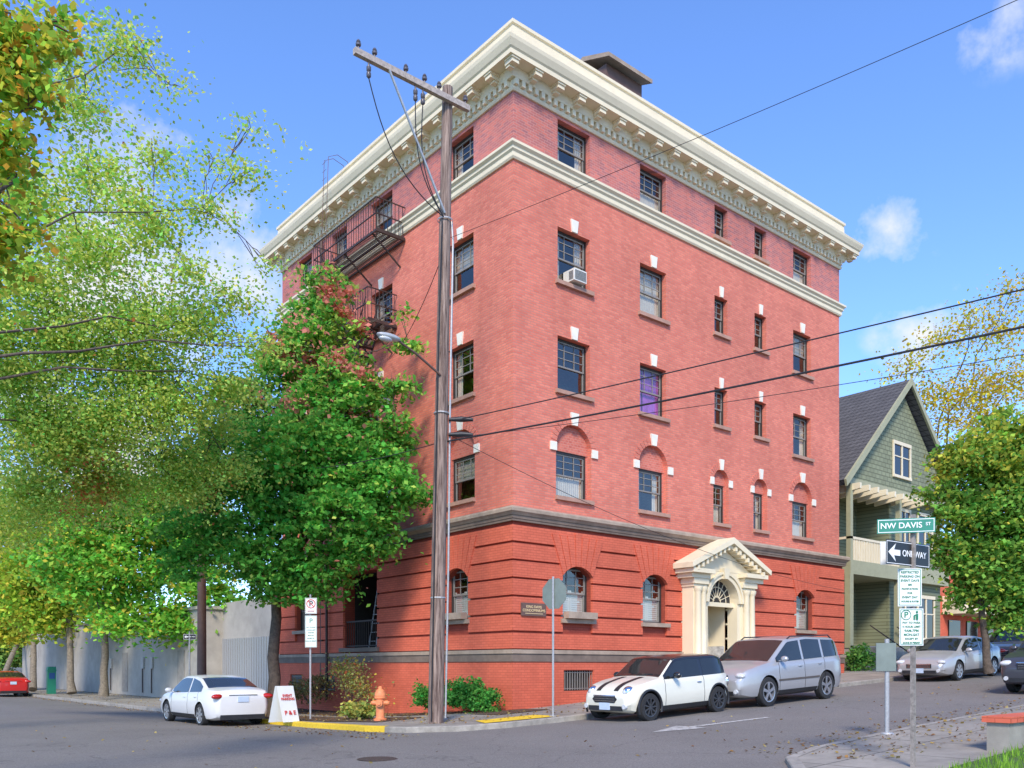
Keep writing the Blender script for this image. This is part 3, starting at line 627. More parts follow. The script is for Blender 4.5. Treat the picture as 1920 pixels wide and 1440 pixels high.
# ------------------------------------------------------------------ vehicles
def interp(pts,x):
    return float(np.interp(x,[p[0] for p in pts],[p[1] for p in pts]))
def vehicle(name,label,cat,P,pm,loc,head,pitch=0,roofm=None,rimm='rim',nsp=5,mini=False,group=None,stripes=False,rails=False):
    e=empty(name,(0,0,0),label,cat,group)
    L,Wd,zb=P['L'],P['W'],P['zb'];hl=L/2;top=sorted(P['top']);belt=P['belt']
    bp=[P['ws'][0],P['ws'][1],P['rw'][0],P['rw'][1]]+[v for r in P['sw'] for v in r]
    xs=sorted(set([round(v,4) for v in list(np.linspace(-hl+.3,hl-.3,56))+[ -hl+.3*(1-math.cos(math.pi/2*i/12)) for i in range(13)]+[hl-.3*(1-math.cos(math.pi/2*i/12)) for i in range(13)]+bp]))
    def T(x): return sum(interp(top,x+o) for o in (-.07,-.035,0,.035,.07))/5
    tap=P.get('tap',.20)
    def sec(x):
        t=hl-abs(x);w=Wd
        if t<.75: w*=1-tap*(1-t/.75)**2.3
        B=interp(belt,x);Tz=T(x);Bp=min(B,Tz-.04);g=Tz-Bp
        bot=zb+(.10*(1-t/.5)**2 if t<.5 else 0)
        w8=w*.915-P['tum']*max(0,g-.08)
        h=Bp-bot
        pts=[(0,bot),(w*.80,bot),(w*.93,bot+.05),(w*.975,bot+.15),(w*.995,bot+h*.38),(w,bot+h*.55),(w*.985,bot+h*.70),(w*.985,bot+h*.86),(w*.955,Bp-.012),(w*.925,Bp+.012)]
        z8=Tz-min(.075,g*.45)
        pts+= [(w*.925*.5+w8*.5,(Bp+.012)*.5+z8*.5),(w8,z8),(w8*.965,Tz-.03*min(1,g/.1)),(w8*.90,Tz-.008),(w8*.62,Tz+.012),(w8*.3,Tz+.02),(0,Tz+.024)]
        if t<.12:
            q=math.sqrt(max(0,1-(1-t/.12)**2));zc=bot+(Tz-bot)*.5
            pts=[(a*(.90+.10*q),zc+(z-zc)*(.86+.14*q)) for a,z in pts]
        return pts
    secs=[sec(x) for x in xs];nj=len(secs[0])
    body=MB()
    def full(i): return [(xs[i],y,z) for y,z in secs[i]]+[(xs[i],-y,z) for y,z in secs[i][-2:0:-1]]
    rings=[];n2=2*nj-2
    for i in range(len(xs)): rings.append(body.add(full(i)))
    for i in range(len(xs)-1):
        for j in range(n2): body.f.append((rings[i]+j,rings[i]+(j+1)%n2,rings[i+1]+(j+1)%n2,rings[i+1]+j));body.mi.append(0)
    body.f.append(tuple(rings[0]+j for j in range(n2)));body.mi.append(0);body.f.append(tuple(rings[-1]+j for j in reversed(range(n2))));body.mi.append(0)
    bo=body.build('body',[pm,M['black']],e)
    r=P['wr'];cut=MB();cut.cur=1
    for wx in P['wx']:
        for s in (-1,1):
            y0,y1=(Wd-.30,Wd+.12) if s>0 else (-Wd-.12,-Wd+.30);n=28
            ring0=[(wx+(r+.055)*math.cos(2*math.pi*k/n),y0,r+(r+.055)*math.sin(2*math.pi*k/n)) for k in range(n)];ring1=[(a_,y1,c_) for a_,b_,c_ in ring0]
            i=cut.add(ring0+ring1);cut.f.append(tuple(range(i,i+n)));cut.f.append(tuple(range(i+2*n-1,i+n-1,-1)));cut.mi+=[1,1]
            for k in range(n): cut.f.append((i+k,i+(k+1)%n,i+n+(k+1)%n,i+n+k));cut.mi.append(1)
    co=cut.build('cut',[pm,M['black']])
    md=bo.modifiers.new('b','BOOLEAN');md.operation='DIFFERENCE';md.object=co;md.solver='EXACT'
    dg=bpy.context.evaluated_depsgraph_get();me=bpy.data.meshes.new_from_object(bo.evaluated_get(dg));bo.modifiers.clear();bo.data=me;me.name='body'
    bpy.data.objects.remove(co);me.polygons.foreach_set('use_smooth',[True]*len(me.polygons))
    try: me.set_sharp_from_angle(angle=R(38))
    except Exception: pass
    def surf(cond,off=.006,sides=(1,-1)):
        mb=MB()
        for i in range(len(xs)-1):
            xm=(xs[i]+xs[i+1])/2
            for j in range(nj-1):
                if cond(xm,j):
                    for s in sides:
                        q=[Vector((xs[i],s*secs[i][j][0],secs[i][j][1])),Vector((xs[i],s*secs[i][j+1][0],secs[i][j+1][1])),Vector((xs[i+1],s*secs[i+1][j+1][0],secs[i+1][j+1][1])),Vector((xs[i+1],s*secs[i+1][j][0],secs[i+1][j][1]))]
                        nn=(q[1]-q[0]).cross(q[3]-q[0])
                        if nn.length<1e-9: nn=(q[2]-q[1]).cross(q[3]-q[2])
                        nn.normalize();cen=sum(q,Vector())/4-Vector((xm,0,(zb+1.0)/1.6))
                        if nn.dot(cen)<0: nn=-nn
                        mb.poly([p_+nn*off for p_ in q])
        return mb
    gz=lambda x:T(x)-interp(belt,x)
    ws,rw=P['ws'],P['rw']
    surf(lambda x,j:j>=13 and ws[0]<x<ws[1]).build('windshield',M['carglass'],e,smooth=60)
    surf(lambda x,j:j>=13 and rw[0]<x<rw[1]).build('rear_window',M['carglass'],e,smooth=60)
    for a,b in P['sw']:
        for s in (1,-1): surf(lambda x,j:j in (9,10) and a<x<b and gz(x)>.10,.006,(s,)).build('side_window',M['carglass'],e,smooth=60)
    if roofm: surf(lambda x,j:j>=11 and rw[1]-.02<x<ws[0]+.02,.012).build('roof',roofm,e,smooth=60)
    if mini:
        for s in (1,-1): surf(lambda x,j:j in(9,10,11) and rw[0]+.1<x<ws[1]-.1 and gz(x)>.08,.003,(s,)).build('window_surround',M['p_black'],e,smooth=60)
    for s in (1,-1): surf(lambda x,j:j in (1,2) and -hl+.3<x<hl-.3 and all(abs(x-w_)>r+.07 for w_ in P['wx']) and abs(x)<abs(P['wx'][0]),.006,(s,)).build('rocker_trim',M['black'],e,smooth=60)
    if rails:
        for s in (1,-1):
            y_=sec(-.8)[12][0]*.93;mb=MB();mb.tube([(.15,s*y_,T(.15)-.01),(0,s*y_,T(0)+.05),(-1.85,s*y_,T(-1.85)+.06),(-2.0,s*y_,T(-2.0)-.01)],.018,6);mb.build('roof_rail',M['black'],e,smooth=True)
            mb=MB();y_=sec(0)[5][0]+.008;mb.box(-.95,.95,min(s*y_,s*(y_-.02)),max(s*y_,s*(y_-.02)),.62,.67);mb.build('side_moulding',M['p_grey'],e)
    for dx in P['doors']:
        s_=sec(dx)
        for s in (1,-1):
            mb=MB()
            pts=[Vector((dx,s*(a+.003),z)) for a,z in s_[3:10]]
            for p_,q_ in zip(pts,pts[1:]): mb.hexa([p_+Vector((-.006,0,0)),p_+Vector((.006,0,0)),p_+Vector((.006,-s*.01,0)),p_+Vector((-.006,-s*.01,0)),q_+Vector((-.006,0,0)),q_+Vector((.006,0,0)),q_+Vector((.006,-s*.01,0)),q_+Vector((-.006,-s*.01,0))])
            mb.build('door_seam',M['black'],e)
    for hx in P['handles']:
        for s in (1,-1):
            y=sec(hx)[7][0];z=sec(hx)[7][1]-.02;mb=MB();mb.ell((hx,s*(y+.008),z),(.09,.022,.016),10,6);mb.build('door_handle',pm if not mini else M['chrome'],e,smooth=True)
    fx=hl;hz=P['hz']
    for s in (1,-1):
        mb=MB();rt=Matrix.Rotation(s*P.get('hrot',-.55),3,'Z');hc=(fx-P.get('hin',.17),s*Wd*P.get('hy',.72),hz);hr_=P.get('hr',(.13,.19,.085));mb.ell(hc,hr_,16,10,rt);hl_=mb.build('headlight',M['headlight'],e,smooth=True)
        if mini:
            mb=MB();mb.ell((hc[0]-.012,hc[1],hc[2]),(hr_[0]+.004,hr_[1]+.022,hr_[2]+.022),18,10,rt);mb.build('headlight_ring',M['chrome'],e,smooth=True)
        mb=MB();rt=Matrix.Rotation(s*.45,3,'Z');mb.ell((-fx+P.get('tin',.14),s*Wd*.76,P['tz']),P['tr'],16,10,rt);mb.build('taillight',M['taillight'],e,smooth=True)
        mx=P['ws'][1]-.38;wy=sec(mx)[9][0];bz=interp(belt,mx)
        mb=MB();mb.ell((mx,s*(wy+.16),bz+.09),(.07,.11,.075),12,8);mb.bar((mx,s*wy*.96,bz+.03),(mx,s*(wy+.1),bz+.06),.02);mb.build('wing_mirror',roofm if mini else pm,e,smooth=True)
    g=P['grille'];mb=MB();xf=fx-.012
    if mini:
        mb.prism(lambda u,d,z:(xf+d,u,z),[(-.30,g[0]),(.30,g[0]),(.38,(g[0]+g[1])/2),(.30,g[1]),(-.30,g[1]),(-.38,(g[0]+g[1])/2)],-.03,.022)
    else: mb.box(xf-.05,xf+.02,-g[2],g[2],g[0],g[1])
    gr=mb.build('grille',M['black'],e)
    mb=MB()
    for i in range(3): z=g[0]+(g[1]-g[0])*(i+.7)/3.2;mb.box(xf+.018,xf+.028,-g[2]*.92,g[2]*.92,z,z+.012)
    mb.tube([(xf+.02,-g[2],g[1]),(xf+.02,g[2],g[1])],.014,6);mb.build('grille_bar',M['chrome'],gr)
    mb=MB();mb.box(xf-.04,xf+.016,-Wd*.62,Wd*.62,zb+.09,zb+.20);mb.build('lower_intake',M['black'],e)
    for s in (1,-1): mb=MB();mb.lathe([(.0,.03),(.055,.03),(.06,.0),(.06,-.04)],14,(xf,s*Wd*.70,zb+.19),'x');mb.build('fog_lamp',M['headlight'],e,smooth=True)
    for xx,nm_,s in ((fx,'number_plate',1),(-fx,'number_plate',-1)):
        mb=MB();zz=P['pf'] if s>0 else P['pr'];a_=xx-.01*s
        mb.box(min(a_,a_+.03*s),max(a_,a_+.03*s),-.16,.16,zz-.08,zz+.08);mb.build(nm_,M['plate'],e)
    mb=MB();mb.box(-fx-.008,-fx+.05,-Wd*.72,Wd*.72,zb+.03,zb+.17);mb.build('rear_valance',M['black'],e)
    if not mini:
        mb=MB();mb.box(-fx-.012,-fx+.03,-.42,.42,P['pr']+.11,P['pr']+.13);mb.build('boot_trim',M['chrome'],e)
    if mini and stripes:
        for s in (1,-1):
            mb=MB()
            for i in range(len(xs)-1):
                if P['ws'][1]+.02<xs[i]<fx-.1:
                    q=[]
                    for k,yy in ((i,.20),(i,.34),(i+1,.34),(i+1,.20)):
                        sc=secs[k];zz=float(np.interp(yy,[a for a,_ in sc[11:]][::-1],[b for _,b in sc[11:]][::-1]));q.append((xs[k],s*yy,zz+.006))
                    mb.poly(q)
            mb.build('bonnet_stripe',M['black'],e)
        for wx in P['wx']:
            for s in (1,-1):
                mb=MB();mb.tube([(wx+(r+.07)*math.cos(t),s*(Wd*.975),r+(r+.07)*math.sin(t)) for t in np.linspace(-.35,math.pi+.35,20)],.028,6);mb.build('wheel_arch_trim',M['black'],e,smooth=True)
        for s in (1,-1):
            mb=MB();mb.ell((-fx+.10,s*Wd*.80,P['tz']),(.05,.07,.12));mb.build('taillight_ring',M['chrome'],e,smooth=True)
    for wx in P['wx']:
        for s in (1,-1):
            o=(wx,s*(Wd-.115),r);tw=.105
            mb=MB();mb.lathe([(r*.68,-tw),(r*.9,-tw),(r,-tw*.7),(r,tw*.7),(r*.95,tw*.95),(r*.70,tw),(r*.68,tw*.8)],32,o,'y');wh=mb.build('wheel',M['rubber'],e,smooth=35)
            mb=MB();mb.lathe([(0,s*tw*.3),(r*.66,s*tw*.3)],28,o,'y');mb.build('brake_disc',M['black'],wh)
            mb=MB();mb.lathe([(r*.69,s*tw*.3),(r*.69,s*tw*.98),(r*.62,s*tw*.94),(r*.62,s*tw*.3)],32,o,'y')
            mb.lathe([(0,s*tw*.9),(r*.13,s*tw*.88),(r*.15,s*tw*.3)],14,o,'y')
            for k in range(nsp):
                t=2*math.pi*k/nsp+.3;c_,s_=math.cos(t),math.sin(t);a0=Vector((c_,0,s_));b0=Vector((-s_,0,c_))
                p0=Vector(o)+Vector((0,s*tw*.72,0))
                w0,w1=(.028,.045) if nsp<=7 else (.012,.016)
                q=[p0+a0*r*.1-b0*w0,p0+a0*r*.1+b0*w0,p0+a0*r*.65+b0*w1,p0+a0*r*.65-b0*w1]
                mb.hexa([v for v in q]+[v+Vector((0,s*.022,0)) for v in q])
            mb.build('rim',M[rimm],wh,smooth=35)
    e.rotation_euler=(0,pitch,head);e.location=loc
    return e
MINI=dict(L=3.70,W=.84,zb=.17,tum=.26,tap=.24,belt=[(-1.85,.93),(1.85,.88)],top=[(-1.85,.74),(-1.82,.96),(-1.62,1.33),(-1.3,1.395),(-.2,1.41),(.22,1.37),(.78,.96),(1.1,.915),(1.5,.83),(1.72,.73),(1.81,.64),(1.85,.55)],
 ws=(.24,.80),rw=(-1.80,-1.58),sw=[(-1.50,-.72),(-.62,.62)],wx=(-1.235,1.235),wr=.315,doors=(-.68,.72),handles=(-.5,),hz=.67,hr=(.14,.105,.12),hin=.19,hy=.66,hrot=-.3,tz=.72,tr=(.06,.055,.10),tin=.09,grille=(.44,.60,.34),pf=.36,pr=.62)
SUV=dict(L=4.78,W=.98,zb=.24,tum=.20,belt=[(-2.39,1.16),(2.39,1.06)],top=[(-2.39,.98),(-2.36,1.18),(-2.18,1.56),(-1.95,1.67),(-.6,1.735),(.30,1.68),(1.2,1.13),(1.7,1.06),(2.15,.96),(2.32,.83),(2.39,.68)],
 ws=(.35,1.2),rw=(-2.34,-2.08),sw=[(-2.0,-1.3),(-1.2,-.32),(-.22,.95)],wx=(-1.33,1.38),wr=.375,doors=(-1.25,-.27,.9),handles=(-1.0,-.05),hz=.82,tz=1.0,tr=(.09,.10,.24),grille=(.66,.84,.42),pf=.48,pr=.9)
SED=dict(L=4.8,W=.915,zb=.19,tum=.32,belt=[(-2.4,1.02),(2.4,.88)],top=[(-2.4,.82),(-2.37,1.04),(-2.0,1.09),(-1.72,1.11),(-1.05,1.38),(-.5,1.46),(.2,1.465),(.5,1.41),(1.3,.98),(1.8,.89),(2.15,.78),(2.33,.66),(2.4,.55)],
 ws=(.52,1.28),rw=(-1.72,-.98),sw=[(-1.42,-.48),(-.38,1.0)],wx=(-1.41,1.41),wr=.335,doors=(-1.25,-.43,.95),handles=(-1.05,-.2),hz=.66,tz=.88,tr=(.12,.24,.085),tin=.10,grille=(.46,.60,.42),pf=.38,pr=.80)
def hh(x,y): return H(x,y)+.002
GC='cars parked along the street'
vehicle('parked_car','white compact hatchback with black roof and black bonnet stripes at the corner','car',MINI,M['p_cream'],(.75,-4.56,hh(.75,-4.56)),math.pi,.048,M['p_black'],'rimd',9,True,GC,True)
vehicle('parked_suv','silver sport utility vehicle parked behind the striped compact','car',SUV,M['p_silver'],(5.1,-4.66,hh(5.1,-4.66)),math.pi,.048,None,'rim',5,group=GC,rails=True)
vehicle('parked_car','silver sedan parked in front of the green house','car',SED,M['p_silver'],(16.3,-4.6,hh(16.3,-4.6)),math.pi,.048,None,'rim',7,group=GC)
vehicle('parked_car','white sedan seen from behind beside the yellow kerb','car',SED,M['p_white'],(-5.25,8.2,hh(-5.25,8.2)),math.pi/2,0,None,'rim',7,group=GC)
vehicle('parked_car','red sedan far down the side street at left','car',SED,M['p_red'],(-5.3,40.5,hh(-5.3,40)),math.pi/2,0,group=GC)
vehicle('parked_suv','grey brown vehicle parked directly behind the silver sedan','car',SUV,M['p_grey'],(22.3,-4.7,hh(22,-4.6)),math.pi,.048,group=GC)
vehicle('parked_suv','dark slate vehicle cut off by the right edge, parked across the street','car',SUV,M['p_slate'],(11.7,-9.75,hh(11.7,-9.75)),math.pi,.048,group=GC)
# ------------------------------------------------------------------ utility pole
PX,PY=-3.7,-1.6;pz=H(PX,PY)+.12
up=empty('utility_pole',(PX,PY,pz),'tall weathered wooden utility pole with crossarm at the street corner','utility pole')
def pp(z): t=(z-pz)/(15.1-pz);return Vector((PX+.28*t*CA,PY-.28*t*SA,z))
mb=MB();mb.tube([pp(pz-.1+(15.2-pz)*i/14) for i in range(15)],[.185-.065*i/14 for i in range(15)],14);mb.build('pole',M['wood'],up,smooth=True)
za=14.72;c0=pp(za)
mb=MB();mb.box(c0.x-2.55,c0.x+.5,c0.y-.22,c0.y-.11,za-.06,za+.07);ca_=mb.build('crossarm',pmat('grey_timber',(.40,.34,.29),.85,var=.3,scale=12),up)
for dx in (-2.45,-2.05,-1.25,-.75,-.35,.4):
    mb=MB();mb.lathe([(.0,.0),(.02,0),(.02,.08),(.055,.09),(.06,.13),(.035,.14),(.05,.17),(.03,.21),(0,.22)],10,(c0.x+dx,c0.y-.165,za+.07));mb.build('insulator',M['ceramic'],ca_,smooth=True)
mb=MB();mb.bar((c0.x-1.7,c0.y-.2,za-.05),pp(12.1)+Vector((-.1,-.12,0)),.028);mb.build('brace',M['steel'],up)
for dx in (-2.2,-1.0,-.8):
    mb=MB();p0=(c0.x+dx,c0.y-.17,za-.07);mb.lathe([(0,0),(.02,-.02),(.02,-.1),(.05,-.12),(.05,-.2),(.03,-.22),(.05,-.25),(.05,-.33),(0,-.38)],10,p0);mb.build('cutout_fuse',M['ceramic'],up,smooth=True)
    mb=MB();q=pp(12.0)+Vector((-.12,-.12,0));P0=Vector(p0)-Vector((0,0,.35))
    mb.tube([P0.lerp(q,t)+Vector((-.25*math.sin(math.pi*t),0,-1.5*t*(1-t)*(1 if dx<-2 else .6))) for t in np.linspace(0,1,14)],.013,5);mb.build('jumper_wire',M['wire'],up,smooth=True)
mb=MB();mb.tube([pp(12.0)+Vector((.15,-.05,0))]+[pp(z)+Vector((.15+.04*(z<8),-.12,0)) for z in (11.5,8,4,.4)],.026,8);mb.build('conduit',M['steel'],up,smooth=True)
mb=MB();mb.tube([pp(11.9)+Vector((-.15,-.1,0))]+[pp(z)+Vector((-.18,-.08,0)) for z in (9,5,pz+.05)],.018,6);mb.build('ground_wire',M['wire'],up,smooth=True)
for z in (3.2,7.5,12.0): c_=pp(z);mb=MB();mb.lathe([(.178,-.015),(.185,0),(.178,.02)],14,c_);mb.build('strap',M['steel'],up)
for z in (7.35,7.0):
    mb=MB();c_=pp(z);mb.tube([c_+Vector((.1,-.15,0)),c_+Vector((.35,-.3,.02)),c_+Vector((.55,-.5,0))],[.04,.07,.04],8);mb.build('splice_case',M['black'],up,smooth=True)
lm=empty('street_lamp',pp(8.4),'grey cobra head street lamp on a bracket fixed to the wooden pole','street lamp')
mb=MB();q=pp(8.35);mb.tube([q+Vector((-.12,-.1,0)),q+Vector((-.8,-.12,.33)),q+Vector((-1.3,-.15,.50))],.028,8);mb.build('bracket_arm',M['brown'],lm,smooth=True)
mb=MB();mb.ell(q+Vector((-1.55,-.16,.52)),(.31,.12,.075),16,8);mb.build('lamp_head',M['lamp'],lm,smooth=True)
mb=MB();mb.ell(q+Vector((-1.63,-.16,.46)),(.17,.10,.06),16,8);mb.build('lamp_lens',M['headlight'],lm,smooth=True)
def wire(a,b,sag,r,label,grp=None,n=30):
    a=Vector(a);b=Vector(b);mb=MB();mb.tube([a.lerp(b,t)-Vector((0,0,sag*4*t*(1-t))) for t in np.linspace(0,1,n)],r,6);o=mb.build('overhead_wire',M['wire'],smooth=True);return tag(o,label,'wire',grp)
e_=(2.6,-32.5)
wire(pp(7.35)+Vector((.3,-.4,0)),(e_[0],e_[1],7.7),.25,.012,'upper of the two thick cables running right from the wooden pole')
wire(pp(6.85)+Vector((.1,-.1,0)),(e_[0],e_[1],7.2),.35,.019,'thickest cable running right from the wooden pole, just below its neighbour')
wire(pp(6.85)+Vector((.2,-.1,.1)),(e_[0]+.3,e_[1],6.7),.6,.006,'thin sagging wire under the thick cables right of the pole')
wire(pp(11.6)+Vector((.1,-.1,0)),(e_[0],e_[1],12.8),.5,.006,'thin high wire crossing the brick facade from the pole toward upper right')
wire(pp(7.0)+Vector((.2,-.1,0)),(16.5,-.4,4.6),.5,.007,'thin wire running low across the facade to the far right end')
wire(pp(6.8)+Vector((-.1,0,0)),(-3.6,13.5,9.2),.5,.010,'wire running left from the wooden pole behind the maple')
wire(pp(11.2)+Vector((0,.1,0)),(-.1,6.2,11.7),.3,.009,'service wire from the pole to the west wall near the fire escape')
fp=empty('utility_pole',(-3.6,13.5,H(-3.6,13.5)+.12),'dark brown pole rising into the foliage beyond the white sedan','utility pole')
mb=MB();mb.tube([(-3.6,13.5,.1),(-3.6,13.5,10.5)],[.17,.13],12);mb.build('pole',M['brown'],fp,smooth=True)
# ------------------------------------------------------------------ signs
cr=Vector((CA,-SA,0))
def signpanel(c,rd,w,h,mat,parent,th=.004,border=None,name='panel'):
    rd=Vector(rd).normalized();n=rd.cross(Vector((0,0,1)));c=Vector(c);mb=MB()
    def q(w,h,a,b):
        return [c+rd*x+Vector((0,0,z))+n*t for t in (a,b) for x,z in ((-w/2,-h/2),(w/2,-h/2),(w/2,h/2),(-w/2,h/2))]
    mb.hexa(q(w,h,-th,0));o=mb.build(name,mat,parent)
    if border:
        mb=MB();bw=.008
        for (x0,x1,z0,z1) in ((-w/2+.012,w/2-.012,h/2-.012-bw,h/2-.012),(-w/2+.012,w/2-.012,-h/2+.012,-h/2+.012+bw),(-w/2+.012,-w/2+.012+bw,-h/2+.02,h/2-.02),(w/2-.012-bw,w/2-.012,-h/2+.02,h/2-.02)):
            mb.hexa([c+rd*x+Vector((0,0,z))+n*t for t in (.0005,.002) for x,z in ((x0,z0),(x1,z0),(x1,z1),(x0,z1))])
        mb.build('border',border,o)
    return o,n
sp=W(1712,1430,11.4);spz=H(sp.x,sp.y)+.07
def spx(px,py,D=11.4): return W(px,py,D)
post=empty('sign_post',(sp.x,sp.y,spz),'rusty square post in the right foreground carrying street and parking signs','sign post')
mb=MB();mb.box(sp.x-.026,sp.x+.026,sp.y-.026,sp.y+.026,spz-.05,3.58);mb.build('post',pmat('weathered_post',(.30,.26,.22),.7,metal=.2,var=.35,scale=15),post)
toc=Vector((-SA,-CA,0))
s1=empty('street_name_sign',sp,'green street name sign reading NW DAVIS ST','sign')
c=spx(1695,987)+toc*.06;rd=cr*.97-Vector((SA,CA,0))*.24
o,n=signpanel(c,rd,.70,.19,M['signgreen'],s1,border=M['txtw'])
text('NW DAVIS',.105,c+n*.003-rd.normalized()*.06,rd,(0,0,1),M['txtw'],s1,bold=.001);text('ST',.058,c+n*.003+rd.normalized()*.265+Vector((0,0,.012)),rd,(0,0,1),M['txtw'],s1,bold=.0006)
def oneway(c,rd,w,h,label):
    s=empty('one_way_sign',c,label,'sign');o,n=signpanel(c,rd,w,h,M['signblack'],s,border=M['txtw']);rd=Vector(rd).normalized()
    mb=MB();F=lambda u,d,z:tuple(Vector(c)+rd*u+Vector((0,0,z))+n*d)
    a=w/2-.04;hh_=h/2-.04
    mb.prism(F,[(-a,0),(-a+.17*w,hh_),(-a+.13*w,.32*hh_),(-a+.27*w,.32*hh_),(-a+.27*w,-.32*hh_),(-a+.13*w,-.32*hh_),(-a+.17*w,-hh_)],.001,.003);mb.build('arrow',M['txtw'],s)
    text('ONE WAY',w*.118,Vector(c)+n*.003+rd*.135*w,rd,(0,0,1),M['txtw'],s,bold=.001);return s
c=spx(1700,1040)+toc*.05
oneway(c,(1,-.10,0),.98,.31,'black one way sign with white left arrow above the parking signs')
bk=empty('traffic_sign',spx(1690,1037),'white back of a sign mounted behind the black one way sign on the right post','sign')
signpanel(spx(1684,1036)-toc*.05,cr,.42,.30,M['signwhite'],bk)
s3=empty('parking_sign',sp,'white restricted parking sign with green lettering on the right foreground post','sign')
c=spx(1703,1102)+toc*.045;o,n=signpanel(c,cr,.31,.49,M['signwhite'],s3,border=M['txtgreen'])
for i,(t,sz) in enumerate((('RESTRICTED',.042),('PARKING ON',.042),('EVENT DAYS',.042),('SEE',.034),('PAYSTATION',.036),('FOR',.034),('EVENT DAY',.038),('HOURS & RATES',.031))):
    text(t,sz,c+n*.003+Vector((0,0,.195-.054*i)),cr,(0,0,1),M['txtgreen'],s3,bold=.0008)
s4=empty('parking_sign',sp,'white pay to park sign with circled P below the restricted parking sign','sign')
c=spx(1706,1176)+toc*.045;o,n=signpanel(c,cr,.31,.48,M['signwhite'],s4,border=M['txtgreen'])
text('P',.11,c+n*.003+cr*-.07+Vector((0,0,.155)),cr,(0,0,1),M['txtgreen'],s4,bold=.002)
mb=MB();mb.tube([c+n*.003+cr*(-.07+.062*math.cos(t))+Vector((0,0,.157+.062*math.sin(t))) for t in np.linspace(0,2*math.pi,25)],.005,5);mb.build('ring',M['txtgreen'],s4)
mb=MB();q0=c+n*.004+cr*.07+Vector((0,0,.15));mb.tube([q0+Vector((0,0,-.055)),q0+Vector((0,0,.02))],.016,6);mb.ell(q0+Vector((0,0,.045)),(.016,.016,.016),8,6);mb.tube([q0+cr*-.035+Vector((0,0,-.055)),q0+cr*-.035+Vector((0,0,.0))],.012,6);mb.tube([q0+cr*-.035,q0+Vector((0,0,.01))],.008,6);mb.build('pictogram',M['txtgreen'],s4)
for i,(t,sz) in enumerate((('PAY TO PARK',.038),('4 HOUR LIMIT',.038),('9AM-7PM',.046),('MON-SAT',.046),('EXCEPT BY',.034),('ZONE M PERMIT',.031))):
    text(t,sz,c+n*.003+Vector((0,0,.055-.052*i)),cr,(0,0,1),M['txtgreen'],s4,bold=.0008)
q=W(1663,1392,15.0);qz=H(q.x,q.y)+.07
mp_=empty('meter_post',(q.x,q.y,qz),'short grey post with a dark backplate left of the tall sign post','post')
mb=MB();mb.tube([(q.x,q.y,qz-.02),(q.x,q.y,W(1660,1198,15).z)],.038,10);mb.lathe([(.0,.035),(.10,.03),(.12,0)],14,(q.x,q.y,qz));mb.build('post',M['steel'],mp_,smooth=35)
c=W(1659,1232,15)+toc*.055;signpanel(c,cr,.34,.48,M['steelm'],mp_,.02,name='backplate')
q=W(1037,1340,20.6);qz=H(q.x,q.y)+.12
ss=empty('stop_sign',(q.x,q.y,qz),'back of an octagonal stop sign on a grey post at the building corner','sign')
mb=MB();mb.tube([(q.x,q.y,qz-.02),(q.x,q.y,3.72)],.026,8);mb.lathe([(0,.03),(.09,.03),(.09,0)],12,(q.x,q.y,qz));mb.build('post',M['steel'],ss,smooth=35)
nd=Vector((1,.15,0)).normalized();rd=Vector((nd.y,-nd.x,0));cc=Vector((q.x,q.y,3.32))+nd*.045;mb=MB();rr=.385
pts=[(rr*math.cos(math.pi/8+k*math.pi/4),rr*math.sin(math.pi/8+k*math.pi/4)) for k in range(8)]
F=lambda u,d,z:tuple(cc+rd*u+nd*d+Vector((0,0,z)))
mb.prism(F,pts,-.004,.0);mb.build('panel',M['steelm'],ss);mb=MB();mb.prism(F,[(a*.99,b*.99) for a,b in pts],.0005,.003);mb.build('sign_face',M['txtred'],ss)
q=W(582,1330,25.5);qz=H(q.x,q.y)+.12
np_=empty('no_parking_sign',(q.x,q.y,qz),'white no parking and pay parking signs on a post beside the maple','sign')
mb=MB();mb.tube([(q.x,q.y,qz-.02),(q.x,q.y,3.7)],.028,8);mb.build('post',M['steel'],np_,smooth=35)
c=W(583,1136,25.4);o,n=signpanel(c,cr,.34,.46,M['signwhite'],np_,border=M['signblack'])
text('P',.22,c+n*.004+Vector((0,0,.05)),cr,(0,0,1),M['signblack'],np_,bold=.004)
mb=MB();mb.tube([c+n*.006+cr*(.12*math.cos(t))+Vector((0,0,.06+.12*math.sin(t))) for t in np.linspace(0,2*math.pi,25)],.012,5);mb.tube([c+n*.006+cr*-.085+Vector((0,0,.145)),c+n*.006+cr*.085+Vector((0,0,-.025))],.012,5);mb.build('prohibition_ring',M['txtred'],np_)
mb=MB();mb.tube([c+n*.006+cr*-.1+Vector((0,0,-.15)),c+n*.006+cr*.1+Vector((0,0,-.15))],.010,5);mb.build('arrow',M['txtred'],np_)
c=W(583,1184,25.4);o,n=signpanel(c,cr,.34,.92,M['signwhite'],np_,border=M['txtgreen'])
for i,t in enumerate(('P','PAY TO PARK','4 HOUR LIMIT','9AM-7PM','MON-SAT','EXCEPT BY','ZONE M PERMIT')):
    text(t,.2 if i==0 else .042,c+n*.004+Vector((0,0,.3 if i==0 else .20-.08*i)),cr,(0,0,1),M['txtgreen'],np_,bold=.001)
q=W(533,1334,24.3);qz=H(q.x,q.y)+.13
af=empty('sandwich_board',(q.x,q.y,qz),'white folding A frame sign board with red lettering beside the white sedan','sign board')
tl=Vector((q.x,q.y,qz));rdv=(cr*.70+Vector((SA,CA,0))*.71).normalized()
